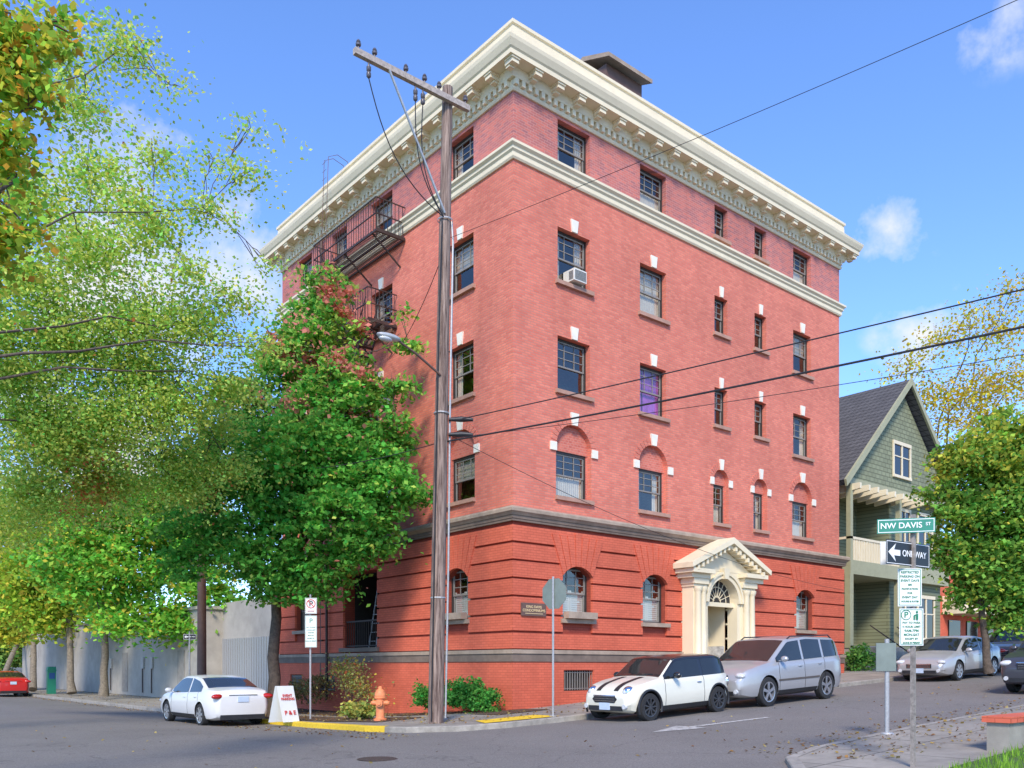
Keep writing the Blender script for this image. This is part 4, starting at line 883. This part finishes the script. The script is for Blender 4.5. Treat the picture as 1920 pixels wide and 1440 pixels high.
def slab(off,lean,nm_):
    mb=MB();a=tl+cr*off;bb=a+cr*lean+Vector((0,0,1.0));w=.52
    mb.hexa([a-rdv*w/2,a+rdv*w/2,a+rdv*w/2+toc*.02,a-rdv*w/2+toc*.02,bb-rdv*w/2,bb+rdv*w/2,bb+rdv*w/2+toc*.02,bb-rdv*w/2+toc*.02])
    return mb.build(nm_,M['signwhite'],af),a,bb
slab(-.20,.18,'board')
o,a,bb=slab(.20,-.18,'board')
upv=(bb-a).normalized();n=rdv.cross(upv)
text('EVENT\nPARKING',.10,a.lerp(bb,.68)+n*.03,rdv,upv,M['txtred'],af,bold=.003);text('P & E',.16,a.lerp(bb,.25)+n*.03,rdv,upv,M['txtred'],af,bold=.004)
q=W(713,1348,22.3);qz=H(q.x,q.y)+.13
hy=empty('fire_hydrant',(q.x,q.y,qz),'orange fire hydrant in the planting strip near the pole','fire hydrant')
mb=MB();mb.lathe([(0,0),(.17,0),(.17,.05),(.12,.06),(.11,.10),(.115,.55),(.15,.57),(.15,.61),(.13,.63)],20,(q.x,q.y,qz));mb.build('barrel',M['hyd'],hy,smooth=40)
mb=MB();mb.lathe([(.145,.63),(.14,.70),(.10,.78),(.05,.81),(.045,.87),(0,.88)],20,(q.x,q.y,qz));mb.build('bonnet',M['hyd'],hy,smooth=40)
for dv in (cr,-cr,toc):
    mb=MB();a=Vector((q.x,q.y,qz+.45));mb.tube([a+dv*.08,a+dv*.20],.065 if dv is not toc else .085,14);mb.tube([a+dv*.2,a+dv*.235],.045,6);mb.build('outlet_cap',M['hyd'],hy,smooth=35)
q=W(96,1296,52)
pm_=empty('parking_pay_machine',(q.x,q.y,H(q.x,q.y)+.12),'dark green parking pay machine on the far left pavement','pay machine');z=H(q.x,q.y)+.12
mb=MB();mb.box(q.x-.22,q.x+.22,q.y-.18,q.y+.18,z,z+1.35);mb.build('cabinet',M['signgreen'],pm_)
mb=MB();mb.prism(FR,[(q.x-.26,z+1.35),(q.x+.26,z+1.35),(q.x+.2,z+1.62),(q.x-.2,z+1.62)],q.y-.22,q.y+.2);mb.build('hood',M['signgreen'],pm_)
mb=MB();mb.box(q.x-.15,q.x+.15,q.y-.20,q.y-.181,z+.9,z+1.25);mb.build('screen',M['blue'],pm_)
c=W(356,1194,33.5);oneway(c,cr,.5,.22,'small black one way sign beside the dark brown pole')
mb=MB();mb.tube([(c.x,c.y+.03,.2),(c.x,c.y+.03,c.z+.2)],.03,8)
tag(mb.build('sign_post',M['steel'],smooth=True),'thin steel post behind the small one way sign at left','sign post')
# ------------------------------------------------------------------ left background
gw=empty('concrete_garage',(-.3,35,.2),'long beige rendered parking garage wall behind the street trees','building')
mb=MB();mb.box(-.4,12,22.2,62,0,4.3);mb.box(.6,12,15.4,22.2,0,4.6);mb.build('wall',M['greywall'],gw)
mb=MB();mb.box(-.5,12,22.1,62.1,4.301,4.45);mb.build('coping',M['greywall'],gw)
mb=MB()
for i in range(24): y=15.8+i*.26;mb.box(.50,.599,y,y+.2,.2,2.9)
mb.build('metal_gate',M['steel'],gw)
M['gdoor']=pmat('grey_door',(.27,.25,.22),.6)
for y0,y1,z1 in ((24.4,25.4,2.4),(33.5,34.6,2.4)):
    mb=MB();mb.box(-.43,-.405,y0,y1,.2,z1);mb.build('door',M['gdoor'],gw)
for y in (29,30.5,36.5):
    mb=MB();mb.box(-.5,-.405,y,y+.4,1.5,2.1);mb.build('meter_box',M['steel'],gw)
    mb=MB();mb.tube([(-.47,y+.2,.2),(-.47,y+.2,1.5)],.03,6);mb.build('pipe',M['iron'],gw)
tb=empty('house',(-6,95,0),'tan stucco house at the far end of the side street','house')
mb=MB();mb.box(-30,-2,90,100,0,6.5);mb.build('wall',M['tan'],tb)
mb=MB();mb.prism(lambda u,d,z:(u,d,z),[(-31,6.5),(-1,6.5),(-7,9.5),(-25,9.5)],89,101);mb.build('roof',M['brown'],tb)
for x in (-26,-21,-16,-11,-6):
    for z in (1.2,4.2): mb=MB();mb.box(x,x+1.4,89.93,89.99,z,z+1.4);mb.build('window',M['carglass'],tb)
# ------------------------------------------------------------------ green house
hs=empty('green_house',(25.5,1.5,1.7),'sage green wooden house with steep shingled gable and front balcony','house')
hy0=1.5;ap=25.9
mb=MB();mb.box(21.2,30.6,hy0+1.6,13,.8,9.4);mb.box(25.4,30.6,hy0,hy0+1.6,.8,9.4);mb.build('wall',M['siding'],hs)
FH=lambda u,d,z:(u,d,z)
mb=MB();mb.prism(FH,[(20.9,9.7),(30.9,9.7),(ap,14.4)],hy0-.35,hy0-.2);mb.build('gable_wall',M['gshingle'],hs)
mb=MB();mb.box(20.8,31.0,hy0-.45,hy0+1.6,9.4,9.7);mb.build('gable_soffit',M['olive'],hs)
mb=MB()
for s in (-1,1): mb.prism(FH,[(ap,14.55),(ap,14.8),(ap+s*5.75,9.42),(ap+s*5.6,9.22)],hy0-.75,11.5)
rf=mb.build('roof',M['shingle'],hs)
mb=MB()
for s in (-1,1): mb.prism(FH,[(ap,14.52),(ap,14.83),(ap+s*5.80,9.42),(ap+s*5.7,9.14)],hy0-.85,hy0-.752)
mb.build('bargeboard',M['olive'],rf)
mb=MB();mb.lathe([(.09,14.1),(.09,14.7),(.16,14.72),(.16,14.8),(0,14.85)],10,(24.1,6,-1.4));mb.build('vent_pipe',M['steel'],rf)
for i in range(9):
    mb=MB();x=20.9+i*.75+.2;mb.prism(lambda u,d,z:(x+d,u,z),[(hy0-.95,9.15),(hy0-.95,9.39),(hy0+.4,9.39),(hy0+.4,9.0)],-.07,.07);mb.build('bracket',M['cream'],hs)
def hwin(x0,x1,z0,z1,y,nm_='window'):
    mb=MB();t=.10
    mb.box(x0-t,x1+t,y-.08,y-.01,z1,z1+.16);mb.box(x0-t,x1+t,y-.10,y-.01,z0-.12,z0);mb.box(x0-t,x0,y-.07,y-.01,z0,z1);mb.box(x1,x1+t,y-.07,y-.01,z0,z1);xm=(x0+x1)/2
    mb.box(xm-.05,xm+.05,y-.06,y-.01,z0,z1);mb.box(x0,x1,y-.055,y-.012,z0+(z1-z0)*.6,z0+(z1-z0)*.6+.05)
    f=mb.build(nm_,M['cream'],hs);mb=MB();mb.poly([(x0,y-.02,z0),(x1,y-.02,z0),(x1,y-.02,z1),(x0,y-.02,z1)]);mb.build('pane',M['carglass'],f)
hwin(25.1,26.6,10.4,11.8,hy0-.35)
hwin(26.4,27.3,7.0,8.9,hy0);hwin(28.2,29.6,7.0,8.9,hy0);hwin(26.2,27.6,3.0,4.9,hy0);hwin(28.2,29.8,3.0,4.9,hy0);hwin(22.0,23.2,3.3,4.9,hy0+1.6);hwin(22.0,23.0,7.0,8.8,hy0+1.6)
mb=MB();mb.box(23.9,24.9,hy0+1.55,hy0+1.59,2.6,4.9);mb.build('door',M['darkin'],hs)
mb=MB();mb.box(20.9,25.5,hy0-.6,hy0+1.6,5.55,6.15);mb.build('balcony_floor',M['olive'],hs)
mb=MB();mb.box(20.9,25.4,hy0-.6,hy0-.5,7.05,7.15)
for i in range(32): mb.box(20.95+i*.14,21.02+i*.14,hy0-.58,hy0-.53,6.15,7.05)
mb.box(20.9,20.98,hy0-.5,hy0+1.5,7.05,7.15)
mb.build('balcony_railing',M['cream'],hs)
for x in (21.0,25.3):
    mb=MB();mb.box(x-.1,x+.1,hy0-.6,hy0-.4,6.15,9.4);mb.build('balcony_post',M['olive'],hs);mb=MB();mb.box(x-.14,x+.14,hy0-.6,hy0-.35,2.4,5.55);mb.build('porch_post',M['olive'],hs)
mb=MB();mb.box(20.9,25.6,hy0-.6,hy0+1.6,.8,2.5);mb.build('porch_base',M['greywall'],hs)
for i in range(6): mb=MB();mb.box(22.6,24.9,hy0-.6-.3*(6-i),hy0-.601-.3*(5-i),.8,2.45-.17*(6-i)+.17);mb.build('front_step',M['concrete'],hs)
for x in (22.55,24.95): mb=MB();mb.tube([(x,hy0-2.3,2.2),(x,hy0-.6,3.4)],.03,6);mb.bar((x,hy0-2.3,1.3),(x,hy0-2.3,2.2),.025);mb.build('stair_rail',M['iron'],hs)
mb=MB();mb.box(25.2,30.8,hy0-.35,hy0-.001,5.6,6.3);mb.build('string_course',M['olive'],hs)
hs.location.x-=1.5
bb_=empty('brick_house',(42,4,2),'low red brick building with cream awning beyond the green house','building')
mb=MB();mb.box(33.5,62,3.5,14,1,8);mb.build('wall',M['brick_low'],bb_)
mb=MB();mb.prism(lambda u,d,z:(d,u,z),[(3.49,5.5),(1.9,4.6),(1.9,4.5),(3.49,4.5)],33.8,41);mb.build('awning',M['cream'],bb_)
for x in (34.5,36.8,39,44,48): mb=MB();mb.box(x,x+1.4,3.42,3.49,2.6,4.2);mb.build('window',M['carglass'],bb_)
mb=MB();mb.box(33.3,62.2,3.3,14.2,8,8.4);mb.build('roof',M['trim'],bb_)
lw=empty('garden_wall',(-2,-13.3,.4),'low concrete garden wall with red brick capping at the right edge','wall')
mb=MB();mb.box(-2.05,10,-13.40,-13.1,.3,.80);mb.build('wall',M['concrete'],lw);mb=MB()
x=-2.1
while x<10: mb.box(x,x+.20,-13.45,-13.05,.802,.89);x+=.212
mb.build('brick_capping',M['brick_low'],lw)['kind']='stuff'
# ------------------------------------------------------------------ foliage
def leaves(name,parent,lobes,n,size,tint,seed,keep=None,flat=.5,csig=.3,per=40,alt=None,shell=.45):
    r=np.random.default_rng(seed);w=np.array([l[1][0]*l[1][2] for l in lobes]);w=w/w.sum();PS=[];TS=[]
    for (c,rad),wi in zip(lobes,w):
        nc=max(2,int(n*wi/per));d=r.normal(size=(nc,3));d/=np.linalg.norm(d,axis=1)[:,None]
        rr=(shell+(1-shell)*r.random(nc))*(1+.12*r.normal(size=nc));cc=np.array(c)+d*rr[:,None]*np.array(rad)
        tone=1+.20*r.normal(size=nc)
        k=r.poisson(per,size=nc)+4
        idx=np.repeat(np.arange(nc),k);sg=csig*(.6+.8*r.random(nc))
        P=cc[idx]+r.normal(size=(len(idx),3))*sg[idx][:,None]*np.array([1,1,flat])
        P[:,2]-=.5*flat*((P[:,:2]-cc[idx][:,:2])**2).sum(1)/csig*.5
        t=np.clip(tone[idx]*(1+.18*r.normal(size=len(idx))),.45,1.7);PS.append(P);TS.append(t)
    P=np.concatenate(PS);T_=np.concatenate(TS)
    if keep is not None: m_=keep(P);P=P[m_];T_=T_[m_]
    N_=len(P);col=np.array(tint)[None,:]*T_[:,None]
    col[:,0]*=(1+.22*r.normal(size=N_)).clip(.4,2)
    if alt is not None: col=alt(P,col,r)
    nr=r.normal(size=(N_,3))*.75+np.array([0,0,.9]);nr/=np.linalg.norm(nr,axis=1)[:,None]
    a=np.cross(nr,r.normal(size=(N_,3)));a/=np.linalg.norm(a,axis=1)[:,None];b=np.cross(nr,a)
    s=(size*(.6+.7*r.random(N_)))[:,None]
    V=np.stack([P-a*s*.5,P-b*s*.36+a*s*.02+nr*s*.08,P+a*s*.55,P+b*s*.36+a*s*.02+nr*s*.08],1).reshape(-1,3)
    me=bpy.data.meshes.new(name);me.vertices.add(4*N_);me.vertices.foreach_set('co',V.ravel().astype(np.float32))
    me.loops.add(4*N_);me.loops.foreach_set('vertex_index',np.arange(4*N_,dtype=np.int32));me.polygons.add(N_);me.polygons.foreach_set('loop_start',np.arange(0,4*N_,4,dtype=np.int32));me.polygons.foreach_set('loop_total',np.full(N_,4,dtype=np.int32))
    me.update(calc_edges=True)
    at=me.color_attributes.new('tint','FLOAT_COLOR','POINT');cc=np.ones((4*N_,4),dtype=np.float32);cc[:,:3]=np.repeat(np.clip(col,.003,.85),4,axis=0);at.data.foreach_set('color',cc.ravel())
    me.materials.append(M['leaf']);o=bpy.data.objects.new(name,me);C.objects.link(o)
    if parent: par(o,parent)
    return o
def limbs(mb,base,fork,lobes,r0,rf,seed,tw=3,main=5,crook=.3):
    rr=random.Random(seed);base=Vector(base);fork=Vector(fork);J=lambda a:Vector((rr.uniform(-a,a),rr.uniform(-a,a),rr.uniform(-a,a)))
    n=6;mb.tube([base+(fork-base)*(i/n)+Vector((rr.uniform(-.04,.04),rr.uniform(-.04,.04),0))*(0<i<n) for i in range(n+1)],[r0*1.35]+[r0+(rf-r0)*i/n for i in range(1,n+1)],10)
    step=max(1,len(lobes)//main);mains=lobes[::step];others=[l for i,l in enumerate(lobes) if i%step]
    net=[]
    def limb(a,ra,c,rb):
        L=(c-a).length;mid=a.lerp(c,.5)+J(1)*L*crook*.45+Vector((0,0,.12*L));m=9
        pts=[(a*(1-t)**2+mid*2*t*(1-t)+c*t*t)+J(.02*L)*(0<t<1) for t in [i/m for i in range(m+1)]]
        rs=[ra+(rb-ra)*(i/m)**.8 for i in range(m+1)];mb.tube(pts,rs,6);return list(zip(pts,rs))
    for c,rad in mains: net+=limb(fork,rf*.72,Vector(c),rf*.14)[3:]
    for c,rad in others:
        c=Vector(c);cand=[q for q in net if q[1]>rf*.12];p,r_=min(cand,key=lambda q:(q[0]-c).length+ (q[0]-fork).length*.15);net+=limb(p,r_*.7,c,max(.010,r_*.2))[4:]
    for c,rad in lobes:
        c=Vector(c);near=sorted(net,key=lambda q:(q[0]-c).length)[:5]
        for k in range(tw):
            d=J(1)+Vector((0,0,.3));d.normalize();st,r_=rr.choice(near);en=c+Vector((d.x*rad[0],d.y*rad[1],d.z*rad[2]))*.95
            m2=st.lerp(en,.5)+Vector((0,0,.12*rad[2]))+J(.1*rad[0]);mb.tube([st,m2,en],[min(r_*.6,.022),.011,.005],4,False)
def tree(name,label,cat,base,fork,lobes,n,size,tint,seed,r0=.2,rf=.14,bark='bark',group=None,**k):
    e=empty(name,base,label,cat,group);mb=MB();limbs(mb,base,fork,lobes,r0,rf,seed,k.pop('tw',3),k.pop('main',5));mb.build('trunk',M[bark],e,smooth=60,recalc=False)
    leaves('crown',e,lobes,n,size,tint,seed,**k);return e
def LB(lst,D,sc=1.0,dr=1.0):
    out=[]
    for l in lst:
        px,py,r=l[:3];d=D+(l[3] if len(l)>3 else 0);m_=r*d/1640*sc;out.append((tuple(W(px,py,d)),(m_,m_*dr,m_*.85)))
    return out
ml=LB([(622,540,42),(600,600,60),(650,700,62),(555,670,75),(640,760,95,-.5),(735,820,55,-1),(470,760,75),(720,910,72,-1.2),(550,840,115,-1),(430,870,90),(650,970,110,-1),(375,1000,68),(500,1010,100,-.6),(700,1010,48,-1),(610,1070,68,-.5),(380,900,60,1),(480,1090,45),(765,640,24,-.5),(775,930,28,-1),(340,1060,38),(665,620,22),(745,720,30,-.8),(520,930,80,-.6),(640,860,90,-1),(760,590,14,-.5),(540,1110,40,-.5)],27)
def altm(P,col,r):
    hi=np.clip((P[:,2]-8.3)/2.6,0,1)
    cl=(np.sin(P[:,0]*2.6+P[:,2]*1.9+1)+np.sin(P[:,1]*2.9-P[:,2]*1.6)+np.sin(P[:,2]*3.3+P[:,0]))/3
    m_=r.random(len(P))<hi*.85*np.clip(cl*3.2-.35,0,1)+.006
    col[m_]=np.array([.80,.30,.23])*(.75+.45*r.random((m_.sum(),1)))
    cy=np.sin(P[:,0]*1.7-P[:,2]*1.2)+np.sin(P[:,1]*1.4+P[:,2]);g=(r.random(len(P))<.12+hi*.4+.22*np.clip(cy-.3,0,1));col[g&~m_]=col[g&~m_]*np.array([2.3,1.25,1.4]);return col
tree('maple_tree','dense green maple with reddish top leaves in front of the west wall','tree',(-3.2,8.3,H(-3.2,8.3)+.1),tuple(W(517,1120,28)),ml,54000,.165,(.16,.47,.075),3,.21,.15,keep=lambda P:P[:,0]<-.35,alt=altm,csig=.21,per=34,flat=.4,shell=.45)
def yel(P,col,r):
    m_=r.random(len(P))<.14;col[m_]=np.array([.68,.56,.08])*(.7+.5*r.random((m_.sum(),1)));return col
def redtop(P,col,r):
    m_=(r.random(len(P))<.06);col[m_]=np.array([.6,.16,.06])*(.7+.5*r.random((m_.sum(),1)))
    m_=r.random(len(P))<.15;col[m_]=np.array([.60,.52,.08]);return col
def airy(P,col,r):
    cl=np.sin(P[:,0]*1.9)+np.sin(P[:,1]*1.5+P[:,2]*1.7)
    m_=(r.random(len(P))<.5*np.clip(cl-.7,0,1)*np.clip(1-abs(P[:,2]-6.0)/1.4,0,1)+.006);col[m_]=np.array([.80,.26,.10])*(.7+.5*r.random((m_.sum(),1)))
    m_=r.random(len(P))<.18;col[m_]=np.array([.78,.80,.16])*(.7+.5*r.random((m_.sum(),1)));return col
G='street trees along the side street'
tree('street_tree','spreading green street tree nearest beyond the maple','tree',(-3.2,27.8,.15),tuple(W(198,1160,43)),LB([(250,1060,80),(330,1030,75),(380,1090,60),(170,1080,70),(260,960,85),(340,930,70),(180,980,80),(400,1010,45),(300,1150,50),(120,1050,60),(430,1140,35),(230,1165,45),(370,1165,35)],42,1,1),25000,.26,(.26,.58,.08),21,.20,.15,'barkg',G,csig=.4,alt=yel,main=4)
tree('street_tree','yellow green street tree with forked trunk near the pay machine','tree',(-3.2,34,.15),tuple(W(128,1170,49)),LB([(120,1100,65),(60,1060,70),(190,1140,50),(90,980,70),(150,1010,60),(30,1130,50),(90,1160,45)],49),14000,.28,(.42,.60,.07),22,.20,.15,'barkg',G,csig=.45,alt=yel,main=3)
tree('street_tree','yellow street tree farthest down the left street','tree',(-3.2,44,.15),tuple(W(65,1180,58)),LB([(60,1130,50),(10,1100,55),(110,1150,35),(20,1030,60),(70,1050,50),(-20,1160,40),(10,1180,35)],58),10000,.30,(.58,.62,.07),23,.22,.16,'barkg',G,csig=.5,alt=yel,main=3)
tree('street_tree','small street tree at the far left beyond the red sedan','tree',(-3.0,56,.15),tuple(W(35,1200,70)),LB([(30,1160,30),(0,1150,40),(60,1180,25),(-20,1100,45)],70),6000,.32,(.40,.55,.07),24,.22,.16,'barkg',G,csig=.5,alt=yel)
bt=W(10,1262,84)
tree('street_tree','low distant green tree closing the end of the side street','tree',(bt.x,bt.y,0),(bt.x,bt.y,2.2),LB([(0,1205,40),(45,1215,32),(-40,1195,50),(85,1222,26),(10,1235,28),(-20,1238,28)],84),7000,.42,(.22,.36,.08),25,.25,.18,'barkg',G,csig=.6,main=3)
al=LB([(50,520,110),(170,470,85),(290,430,60),(120,640,130,1),(260,600,105,1),(370,610,75,1),(440,560,40,1),(60,800,130,2),(200,780,125,2),(320,760,95,2),(420,720,70,2),(60,380,80),(170,330,65),(290,300,42),(150,200,60),(230,90,55),(60,920,110,4),(190,900,110,4),(320,860,85,4),(400,800,60,4),(380,390,42),(455,330,32),(470,240,22),(100,100,60),(320,160,22),(-60,600,120),(-60,300,120),(430,880,50,4),(-20,960,100,5),(20,700,110,2),(480,650,35,1),(350,510,45),(240,380,50),(400,300,22),(500,500,20,1),(130,820,100,3),(260,690,90,2),(350,920,60,4)],20)
tree('overhanging_tree','airy light green tree whose long branches reach in from the left edge','tree',(-17.4,2.5,.1),(-16.6,3.0,5.0),al,100000,.095,(.52,.74,.15),31,.26,.085,csig=.36,per=18,shell=.1,alt=airy,tw=4,main=7,flat=.35)
def ora(P,col,r):
    m_=r.random(len(P))<.20;col[m_]=np.array([.82,.42,.06])*(.6+.6*r.random((m_.sum(),1)));m_=r.random(len(P))<.30;col[m_]=np.array([.70,.66,.08])*(.7+.5*r.random((m_.sum(),1)));return col
nl_=LB([(10,60,60),(95,80,32),(30,150,45),(-20,280,60),(15,250,35),(-10,420,50),(30,340,22),(55,440,20),(-60,100,120),(-80,450,100),(120,40,25),(70,180,25)],9.5)
tree('maple_tree','maple with orange and yellow autumn leaves hanging at the upper left corner','tree',(-17.6,-8.5,.1),(-17.0,-8.0,4.2),nl_,6500,.10,(.34,.58,.07),41,.22,.10,csig=.17,per=16,shell=.2,alt=ora,tw=4,main=4)
rl=LB([(1840,860,70),(1900,830,70),(1800,940,65),(1880,960,90),(1790,1030,50),(1860,1060,75),(1940,1000,90),(1930,880,90),(1780,860,38),(1950,1090,60),(1830,1110,45),(1900,1120,55),(1900,1160,40)],30)
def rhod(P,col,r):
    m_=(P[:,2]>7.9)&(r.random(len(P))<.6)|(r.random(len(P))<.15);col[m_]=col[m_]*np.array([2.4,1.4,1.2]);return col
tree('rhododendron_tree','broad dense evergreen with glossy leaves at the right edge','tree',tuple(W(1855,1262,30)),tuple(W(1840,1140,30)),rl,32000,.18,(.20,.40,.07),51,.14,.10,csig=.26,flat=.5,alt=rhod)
sl_=LB([(1700,690,35),(1760,640,40),(1820,600,40),(1880,620,50),(1900,540,35),(1800,740,60),(1740,740,45),(1860,720,60),(1930,700,60),(1780,800,40),(1840,780,50)],46)
tree('sparse_tree','sparse autumn tree with bare twigs and yellow leaves behind the green house','tree',(40,13,2),(39,9,7),sl_,6500,.17,(.70,.54,.06),52,.3,.13,csig=.7,per=12,shell=.1,tw=4,main=5)
tree('street_tree','leafy tree beyond the parked vehicles at far right','tree',(46,0,2),(46,0,5),[((46,1,9),(5,5,3.5)),((51,-1,8),(4,4,3)),((42,3,7),(3,3,2))],9000,.3,(.20,.38,.07),53,.25,.2,csig=.6)
def shrub(name,label,lobes,n,size,tint,seed,base,**k):
    e=empty(name,base,label,'shrub');mb=MB()
    for c,rad in lobes:
        for q in range(3): mb.tube([base,Vector(base).lerp(Vector(c),.5)+Vector((RNG.normal()*.05,RNG.normal()*.05,0)),Vector(c)+Vector((RNG.normal()*.12,RNG.normal()*.12,.1))],[.018,.014,.006],5)
    mb.build('stem',M['bark'],e,recalc=False);leaves('foliage',e,lobes,n,size,tint,seed,**k);return e
shrub('shrub','bushy green shrub hugging the brick corner behind the utility pole',[((-1.2,2.2,.75),(.55,.6,.42)),((-1.1,1.2,.85),(.5,.5,.45)),((-1.0,.4,.8),(.45,.5,.4)),((-.9,.7,1.0),(.4,.5,.35)),((-.85,0,.7),(.3,.35,.3))],6000,.09,(.12,.38,.07),61,(-.9,.6,.45),csig=.11,shell=.5)
shrub('shrub','straggly half bare shrub against the west wall foundation',[((-1.1,6.8,1.2),(.5,.6,.8)),((-1.1,7.6,1.5),(.4,.5,.6)),((-1.0,6.2,.8),(.4,.4,.4))],1300,.09,(.40,.42,.14),62,(-1.1,7.0,.35),csig=.22,per=10,shell=.2,alt=redtop)
shrub('shrub','low yellowish ornamental grass clump near the hydrant',[((-3.3,2.2,.42),(.3,.35,.2)),((-3.2,3.1,.42),(.3,.3,.18))],1100,.14,(.50,.50,.12),63,(-3.3,2.6,.3),csig=.10)
shrub('shrub','rusty leaved shrub beneath the basement windows',[((-1.0,9.6,.9),(.5,.7,.5)),((-1.0,10.9,.8),(.5,.6,.4))],1500,.09,(.30,.24,.09),64,(-1.0,10.2,.3),csig=.16,per=14)
shrub('hedge_shrub','green shrub in front of the porch of the green house',[((19.3,.2,2.0),(.5,.5,.5)),((18.6,.3,1.9),(.4,.5,.4))],1800,.12,(.16,.34,.07),65,(19.3,.2,1.5),csig=.2)
def scatter(name,label,cat,P,size,cols,up,seed):
    r=np.random.default_rng(seed);N_=len(P);nr=r.normal(size=(N_,3))*.3+np.array([0,0,1.]) if not up else r.normal(size=(N_,3))*np.array([1,1,.1])
    nr/=np.linalg.norm(nr,axis=1)[:,None];a=np.cross(nr,r.normal(size=(N_,3))) if not up else np.tile([0,0,1.],(N_,1))+r.normal(size=(N_,3))*.25
    a/=np.linalg.norm(a,axis=1)[:,None];b=np.cross(nr,a);s=(size*(.5+r.random(N_)))[:,None];wd=.4 if not up else .07
    V=np.stack([P-a*s*.5*(0 if up else 1),P-b*s*wd,P+a*s*(1 if up else .5),P+b*s*wd],1).reshape(-1,3)
    me=bpy.data.meshes.new(name);me.from_pydata(V.tolist(),[],[(4*i,4*i+1,4*i+2,4*i+3) for i in range(N_)])
    at=me.color_attributes.new('tint','FLOAT_COLOR','POINT');cc=np.ones((4*N_,4),dtype=np.float32);c=np.array(cols)[r.integers(0,len(cols),N_)]*(.6+.7*r.random((N_,1)));cc[:,:3]=np.repeat(c,4,axis=0);at.data.foreach_set('color',cc.ravel())
    me.materials.append(M['leaf']);o=bpy.data.objects.new(name,me);C.objects.link(o);return tag(o,label,cat,kind='stuff')
pts=[]
def sc(x0,x1,y0,y1,n,off):
    for _ in range(n):
        x=random.uniform(x0,x1);y=random.uniform(y0,y1);pts.append((x,y,H(x,y)+off))
sc(-4.2,-.3,-2.6,12,1500,.15);sc(-3.6,12,-3.3,-.3,400,.14);sc(-6,-4.95,-3,9,350,.015);sc(-4,14,-10.75,-9.8,600,.015);sc(-4,9,-12.6,-10.9,650,.09);sc(-5,14,-9.3,-6,120,.012);sc(-4.1,-.5,14,50,900,.15);sc(-4.9,-4.3,8,50,500,.015);sc(-12,-5,-10,8,80,.012)
scatter('fallen_leaves','scattered brown and yellow fallen leaves on pavement and road edges','fallen leaves',np.array(pts),.06,[(.40,.22,.08),(.50,.34,.10),(.28,.14,.07),(.50,.40,.15),(.20,.13,.07)],False,71)
pts=[];sc(-4.6,6,-16.5,-13.46,11000,.09)
scatter('grass','short bright green grass at the lower right corner','grass',np.array(pts),.10,[(.26,.50,.06),(.32,.56,.07),(.20,.40,.05)],True,72)
# ------------------------------------------------------------------ light and sky
Sv=Vector((-.68,-.68,.80)).normalized()
sun=bpy.data.lights.new('sun','SUN');sun.energy=4.4;sun.angle=R(12);sun.color=(1,.89,.75);so=bpy.data.objects.new('sun',sun);C.objects.link(so);so.rotation_euler=Sv.to_track_quat('Z','Y').to_euler()
w=bpy.data.worlds.new('World');S.world=w;w.use_nodes=True;nt=w.node_tree;bg=nt.nodes['Background']
sky=N(nt,'ShaderNodeTexSky');sky.sky_type='NISHITA';sky.sun_disc=False;sky.sun_elevation=math.asin(Sv.z);sky.sun_rotation=math.atan2(Sv.x,Sv.y);sky.air_density=1.0;sky.dust_density=.2;sky.ozone_density=1.5
gc=mixc(nt,1.0,sky.outputs[0],(1.22,1.58,2.25),'MULTIPLY')
tc=N(nt,'ShaderNodeTexCoord');no=N(nt,'ShaderNodeTexNoise',Scale=11.0,Detail=6.0,Roughness=.6);nt.links.new(tc.outputs['Generated'],no.inputs['Vector'])
acc=None
for px,py,rad,st in ((1668,432,.035,.85),(1625,475,.025,.75),(565,308,.022,.62),(1885,18,.035,.72),(180,500,.12,1.05),(470,500,.06,.95),(1720,630,.04,.65),(230,850,.12,1.0)):
    d=(W(px,py,1)-Vector((CX,CY,CZ))).normalized()
    vm=N(nt,'ShaderNodeVectorMath',operation='DISTANCE');nt.links.new(tc.outputs['Generated'],vm.inputs[0]);vm.inputs[1].default_value=d
    mr=N(nt,'ShaderNodeMapRange');mr.inputs['From Min'].default_value=rad*1.6;mr.inputs['From Max'].default_value=0;mr.inputs['To Max'].default_value=st;nt.links.new(vm.outputs['Value'],mr.inputs['Value'])
    if acc is None: acc=mr.outputs[0]
    else:
        mm=N(nt,'ShaderNodeMath',operation='MAXIMUM');nt.links.new(acc,mm.inputs[0]);nt.links.new(mr.outputs[0],mm.inputs[1]);acc=mm.outputs[0]
mu=N(nt,'ShaderNodeMath',operation='MULTIPLY_ADD');nt.links.new(no.outputs['Fac'],mu.inputs[0]);mu.inputs[1].default_value=2.6;mu.inputs[2].default_value=-1.3
ad=N(nt,'ShaderNodeMath',operation='ADD');nt.links.new(acc,ad.inputs[0]);nt.links.new(mu.outputs[0],ad.inputs[1])
gate=N(nt,'ShaderNodeMapRange');gate.inputs['From Max'].default_value=.25;nt.links.new(acc,gate.inputs['Value'])
m2=N(nt,'ShaderNodeMapRange');m2.inputs['From Min'].default_value=.38;m2.inputs['From Max'].default_value=1.05;nt.links.new(ad.outputs[0],m2.inputs['Value'])
mg=N(nt,'ShaderNodeMath',operation='MULTIPLY');nt.links.new(m2.outputs[0],mg.inputs[0]);nt.links.new(gate.outputs[0],mg.inputs[1])
c=mixc(nt,mg.outputs[0],gc,(6.3,6.5,6.8))
nt.links.new(c,bg.inputs['Color']);bg.inputs['Strength'].default_value=.15
S.view_settings.view_transform='Standard';S.view_settings.look='None';S.view_settings.exposure=0
